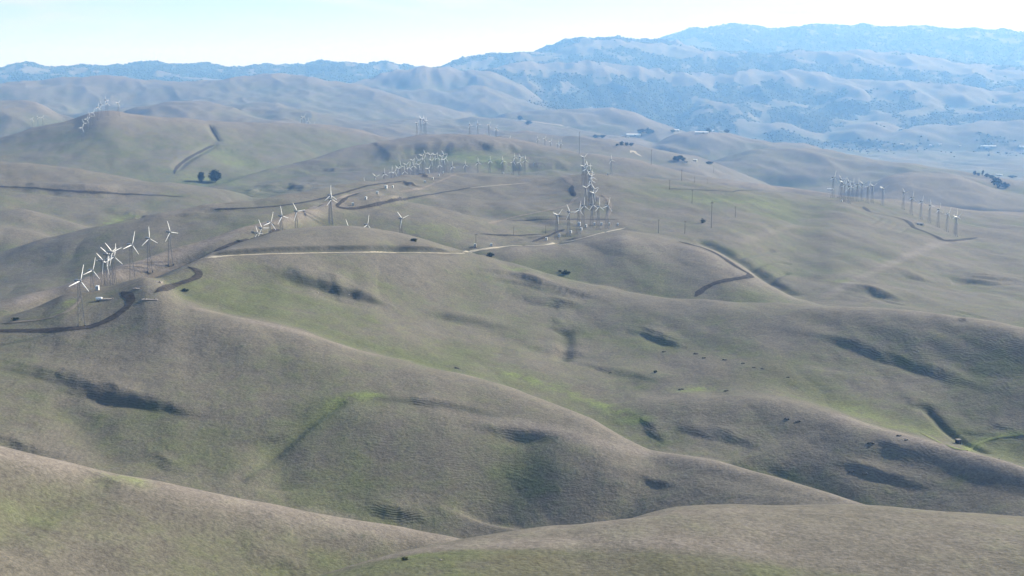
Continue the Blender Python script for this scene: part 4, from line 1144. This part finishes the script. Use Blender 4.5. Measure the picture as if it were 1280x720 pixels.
shed(869, 201.5, 9, 7, 4.0, 'little white house right of the round trees in the valley', 'farm_building', rot=-12, cat='house', group=FB, windows=2)
shed(1249, 219.5, 22, 10, 5, 'white farmhouse above the dark round tree at far right', 'farm_building', rot=4, cat='house', group=FB)
shed(1237, 183.6, 60, 18, 5, 'longest white building under the foothills at far right', 'farm_building', rot=0, cat='building', group=FB)
shed(1228, 183.2, 16, 10, 4, 'small white shed left of the longest foothill building', 'farm_building', rot=0, cat='building', group=FB, windows=2)
shed(1175, 181.5, 15, 10, 6, 'bright white barn among trees under the foothills', 'farm_building', rot=20, cat='building', group=FB, windows=2)
shed(1163, 182.2, 10, 8, 5, 'tiny white house left of the bright barn under the foothills', 'farm_building', rot=0, cat='house', group=FB, windows=2)
shed(1127, 181, 17, 10, 5, 'leftmost pale barn under the foothills', 'farm_building', rot=8, cat='building', group=FB, windows=2)
shed(1277, 184, 24, 12, 5, 'white building at the frame edge under the foothills', 'farm_building', rot=0, cat='building', group=FB)
shed(1200, 182.8, 9, 7, 4, 'tiny pale house between barn and longest foothill building', 'farm_building', rot=0, cat='house', group=FB, windows=2)
# dark box with a pale top in the gully
x, y = ray(1197.5, 554.5)
root = thing('utility_box', 'small dark box with pale top standing in the right-hand gully', 'box', (x, y, float(zlook(x, y)) + .05), R_(18))
b = MB(); b.box(-1.05,1.05,-.85,.85,-.4,2.0); part('body', b.mesh('body', M['black']), root)
b = MB(); b.box(-1.2,1.2,-1.0,1.0,2.0,2.22,.94); part('lid', b.mesh('lid', M['concrete']), root)
b = MB(); b.box(-.45,.45,-.03,.03,0,1.5); part('door', b.mesh('door', M['wall_dark']), root, (.2,-.88,.2))

# ------------------------------------------------------------------ rocks and scrub
def lump(rng, rx, ry, rz, seg=2):
    bm = bmesh.new(); bmesh.ops.create_icosphere(bm, subdivisions=seg, radius=1)
    for v in bm.verts:
        k = .72 + .5 * rng.random()
        v.co = Vector((v.co.x * rx * k, v.co.y * ry * k, max(v.co.z, -.35) * rz * k))
    return bm
def rock(u, v, w, label, mat='rock', n=3, group='rock outcrops on the grass slopes', name='rock_outcrop', cat='rock'):
    rng = random.Random(int(u * 31 + v))
    x, y = ray(u, v); r = math.hypot(x, y); size = .7 * w * r / F_PX
    bm = bmesh.new()
    for i in range(n):
        l = lump(rng, size * (.28 if i else .36), size * .3, size * (.20 + .1 * rng.random()), 2)
        dx = (i - (n-1)/2) * size * .32; dy = rng.uniform(-.2, .2) * size
        for vv in l.verts: vv.co += Vector((dx, dy, float(zlook(x+dx, y+dy)) - float(zlook(x, y))))
        tmp = bpy.data.meshes.new('tmp'); l.to_mesh(tmp); l.free(); bm.from_mesh(tmp); bpy.data.meshes.remove(tmp)
    me = bpy.data.meshes.new(name); bm.to_mesh(me); bm.free(); me.materials.append(M[mat])
    o = thing(name, label, cat, (x, y, float(zlook(x, y)) + size * .02), -math.atan2(x, y), group, me)
    return o
for i, (u, v, w, l) in enumerate([(870,442.5,7,'leftmost dark rock in the row on the bowl slope'),(880,447.5,6,'second dark rock in the row on the bowl slope'),(906,450,7,'third dark rock in the row on the bowl slope'),(929,454.5,6,'fourth dark rock in the row on the bowl slope'),
        (942.5,459.5,5,'fifth and low dark rock in the row on the bowl slope'),(953,461,5,'rightmost dark rock in the row on the bowl slope'),(985,472,5,'lone dark rock below the row on the spur'),(984,524,8,'left rock of the dark pair on the spur'),(998,527,8,'right rock of the dark pair on the spur'),
        (908,489,7,'dark rock right of the bright green patch'),(852,487,9,'dark rock cluster on the bright green patch'),(830,440,6,'dark rock in the middle of the bowl'),(763,466,5,'small dark rock low in the bowl'),(571,460.5,8,'dark rock on the crest of the long spur'),
        (1089,554,10,'dark rock cluster at the head of the shaded bank'),(1065,590,8,'left dark rock among the shaded terraces'),(1081,592,8,'right dark rock among the shaded terraces'),(1124,545,7,'flat dark rock near the spur crest'),(1133,550,5,'small dark rock right of the flat one')]):
    rock(u, v, w, l)
for u, v, w, l in [(551,700,6,'single pale boulder beside the bright green patch up front'),(436,368,4,'pale boulder inside the dark slump'),(397,366,5,'flat pale boulder at the foot of the dark slump'),(423,340.5,3,'white stone on the slope above the slump'),(1249,574,5,'pale stone at the end of the right-hand gully')]:
    rock(u, v, w, l, 'pale_rock', 1 if w < 6 else 2, 'pale stones')
def leaf_crown(rng, R, H, n, leaf, base=.35):
    """small leaf faces in clumps through a crown of radius R and height H"""
    V, Fc = [], []
    clumps = []
    for i in range(max(8, n // 28)):
        while True:
            p = Vector((rng.uniform(-1,1), rng.uniform(-1,1), rng.uniform(-1,1)))
            if .35 < p.length < 1: break
        clumps.append(Vector((p.x * R * .82, p.y * R * .82, H * (.5 + base/2) + p.z * H * (1 - base) * .48)))
    for i in range(n):
        c = clumps[i % len(clumps)]
        p = c + Vector((rng.gauss(0,1), rng.gauss(0,1), rng.gauss(0,.8))) * R * .17
        nrm = Vector((rng.gauss(0,1), rng.gauss(0,1), rng.gauss(.5,1))).normalized()
        s = nrm.orthogonal().normalized(); t = nrm.cross(s)
        s = s * leaf * rng.uniform(.6, 1.3); t = t * leaf * rng.uniform(.5, 1.1)
        o = len(V)
        V += [tuple(p - s), tuple(p + t), tuple(p + s), tuple(p - t)]; Fc.append((o, o+1, o+2, o+3))
    return V, Fc
def tree_meshes(seed, R, H, n, leaf, base=.3):
    rng = random.Random(seed)
    V, Fc = leaf_crown(rng, R, H, n, leaf, base)
    me = bpy.data.meshes.new('crown'); me.from_pydata(V, [], Fc); me.materials.append(M['leaf'])
    b = MB(); th = H * .045
    b.tube((0,0,-.8), (.1,0,H*.3), th, th*.7, n=7); b.tube((.1,0,H*.3), (-.2,.1,H*.72), th*.7, th*.25, n=6)
    for k in range(5):
        a = k * 1.26 + rng.random(); b.tube((.05,0,H*(.26+.05*k)), (R*.62*math.cos(a), R*.62*math.sin(a), H*(.5+.06*k)), th*.42, th*.12, n=5)
    return me, b.mesh('trunk', M['bark'], True)
def tree(u, v, wpx, hpx, label, group=None, seed=1, meshes=None, name='oak_tree'):
    x, y = ray(u, v); r = math.hypot(x, y); H = hpx * r / F_PX; R = wpx * r / F_PX / 2
    root = thing(name, label, 'tree', (x, y, float(zlook(x, y)) - .2), random.uniform(0, 6), group)
    if meshes is None:
        c, t = tree_meshes(seed, R, H, 2600, R * .085, .12)
        part('crown', c, root); part('trunk', t, root)
    else:
        c, t, R0, H0 = meshes
        part('crown', c, root); part('trunk', t, root)
        root.scale = (R / R0, R / R0, H / H0)
    return root
tree(251.5, 227.5, 9, 12.5, 'smaller of two dark oaks in the green valley at left', 'pair of oaks in the valley', 3)
tree(269, 228, 15, 14.5, 'larger of two dark oaks in the green valley at left', 'pair of oaks in the valley', 8)
VAR = [tree_meshes(40 + i, 5, 8, 700, .62, .1) + (5, 8) for i in range(4)]
far_trees = [(848,201.5,12,7,'round dark tree beside the little valley houses'),(843,201,6,5,'low tree left of the round one by the valley houses'),(854,201.5,6,5,'low tree right of the round one by the valley houses'),(887,205.5,9,4,'low wide tree right of the valley houses'),
    (771,182.5,5,3,'first tree of the clump below the white-roofed building'),(777,182,6,5,'second tree of the clump below the white-roofed building'),(783,182,5,4,'third tree of the clump below the white-roofed building'),(789,182.5,6,4,'last tree of the clump below the white-roofed building'),
    (801,167.5,10,6,'dark tree behind the long white-roofed building'),(810,167.5,9,7,'dark tree at the right end of the white roof'),(815,166.5,6,4,'small tree right of the white roof'),(841,166,6,4,'tree left of the small pale building'),
    (886,165.5,7,5,'dark tree beside the tall narrow hilltop house'),(908,166,8,4,'dark tree at the right end of the hilltop farm'),(745,172.5,9,4,'left tree of the small pair on the pale plain'),(753,172.5,8,4,'right tree of the small pair on the pale plain'),
    (1247,234.5,15,11,'big dark round tree at far right below the farmhouse'),(1256,235,10,6,'smaller tree touching the big dark round one'),(1218,219,4,5,'first tree of the row left of the farmhouse'),(1223,220,4,4,'second tree of the row left of the farmhouse'),(1228,219.5,3,6,'third tree of the row left of the farmhouse'),
    (1233,221.5,6,4,'fourth tree of the row left of the farmhouse'),(1239,223,7,4,'last tree of the row left of the farmhouse'),(1265,222.5,10,3,'wide low tree right of the farmhouse'),
    (660,156,10,5,'left tree of the dark belt under the low hill'),(650,150,7,5,'tree at the left foot of the low hill')]
for i, (u, v, w, h, l) in enumerate(far_trees):
    tree(u, v, w, h, l, 'scattered trees on the far plain', meshes=VAR[i % 4])
def shrub(u, v, w, h, label):
    rng = random.Random(int(u)); x, y = ray(u, v); r = math.hypot(x, y); R = w * r / F_PX / 2; H = h * r / F_PX
    V, Fc = leaf_crown(rng, R, H, 420, R * .12, 0)
    root = thing('shrub', label, 'shrub', (x, y, float(zlook(x, y)) - .1), 0, 'low shrubs on the slopes')
    me = bpy.data.meshes.new('foliage'); me.from_pydata(V, [], Fc); me.materials.append(M['leaf']); part('foliage', me, root)
    b = MB()
    for k in range(4): b.tube((0,0,-.3), (R*.5*math.cos(k*1.6), R*.5*math.sin(k*1.6), H*.6), R*.05, R*.02, n=4)
    part('stem', b.mesh('stem', M['bark']), root)
for q in [(612,320.5,12,4.5,'dark shrub by the track junction right of the knob'),(707,342.5,13,4,'dark shrub on the ridge below the brown triangular hill'),(518,301.5,9,3,'dark shrub on the right shoulder of the knob'),(506,700,9,4,'brownish bush up front on the nearest hill'),
          (878,279,7,6,'bush beside the upper stream'),(20,400,9,3.5,'low dark bush at left on the turbine bench'),(819,466,6,3.5,'small dark shrub in the bowl'),(700,340,5,3,'small shrub left of the dark ridge shrub'),(232,364,8,4,'low bush right of the dark road loop')]:
    shrub(*q)

# ------------------------------------------------------------------ far woods: one mass of small crowns
def woods():
    rng = np.random.default_rng(5)
    wd = np.clip(ATT['wood'], 0, 1)
    inv = (np.abs(AZ) < R_(26.5))[None, :] & (RR > 5600)[:, None] & (RR < 16200)[:, None]
    area = np.gradient(RR)[:, None] * RR[:, None] * np.gradient(AZ)[None, :]
    # only slopes the camera could see, plus a strip over each skyline
    Tm = Z / RR[:, None]
    vis = Tm >= np.maximum.accumulate(Tm, axis=0) - .0012
    pr = (wd ** 1.5 * inv * vis).ravel() * np.sqrt(area.ravel()) / np.sqrt(rr2.ravel())
    pr = pr / pr.sum()
    N = 19000
    idx = rng.choice(len(pr), N, p=pr)
    ii, jj = np.unravel_index(idx, Z.shape)
    fi = np.clip(ii + rng.random(N) - .5, 0, NR - 1.001); fj = np.clip(jj + rng.random(N) - .5, 0, NA - 1.001)
    rh = np.interp(fi, np.arange(NR), RHO); az = np.interp(fj, np.arange(NA), AZ)
    x = np.exp(rh) * np.sin(az); y = np.exp(rh) * np.cos(az); z = zlook(x, y)
    bm = bmesh.new(); bmesh.ops.create_icosphere(bm, subdivisions=1, radius=1)
    bv = np.array([v.co for v in bm.verts]); bf = np.array([[v.index for v in f.verts] for f in bm.faces]); bm.free()
    s = rng.uniform(4.5, 10.5, N)[:, None, None] * (np.clip(np.exp(rh) / 9000, .7, 1.4))[:, None, None]
    V = bv[None] * s * rng.uniform(.65, 1.35, (N, len(bv), 1)) * np.array([1, 1, .78])
    V = V + np.stack([x, y, z + s[:, 0, 0] * .35], -1)[:, None]
    Fc = (bf[None] + (np.arange(N) * len(bv))[:, None, None]).reshape(-1, 3)
    me = bpy.data.meshes.new('woodland')
    me.vertices.add(V.size // 3); me.vertices.foreach_set('co', V.astype(np.float32).ravel())
    me.loops.add(Fc.size); me.loops.foreach_set('vertex_index', Fc.astype(np.int32).ravel())
    me.polygons.add(len(Fc)); me.polygons.foreach_set('loop_start', np.arange(0, Fc.size, 3, dtype=np.int32)); me.polygons.foreach_set('loop_total', np.full(len(Fc), 3, np.int32))
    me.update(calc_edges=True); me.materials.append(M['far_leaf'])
    o = bpy.data.objects.new('woodland', me); COL.objects.link(o); o['kind'] = 'stuff'
woods()

# ------------------------------------------------------------------ haze
def haze_box():
    zb = float(Z.min()) - 1.5; zt = max(float(Z.max()), CAM_Z) + 12.0
    h = 30500.0
    me = bpy.data.meshes.new('haze')
    bm = bmesh.new()
    bmesh.ops.create_cube(bm, size=1)
    for v in bm.verts:
        v.co = (v.co.x * 2 * h, v.co.y * 2 * h, zt if v.co.z > 0 else zb)
    bm.to_mesh(me); bm.free()
    q = NT('haze')
    o = q.add('ShaderNodeOutputMaterial'); p = q.add('ShaderNodeVolumePrincipled')
    p.inputs['Color'].default_value = (*HAZE_COLOR, 1)
    p.inputs['Density'].default_value = HAZE_DENSITY
    p.inputs['Anisotropy'].default_value = HAZE_G
    p.inputs['Absorption Color'].default_value = (1, 1, 1, 1)
    q.l.new(p.outputs[0], o.inputs['Volume'])
    me.materials.append(q.m)
    ob = bpy.data.objects.new('haze', me); COL.objects.link(ob)
    ob['kind'] = 'stuff'
haze_box()
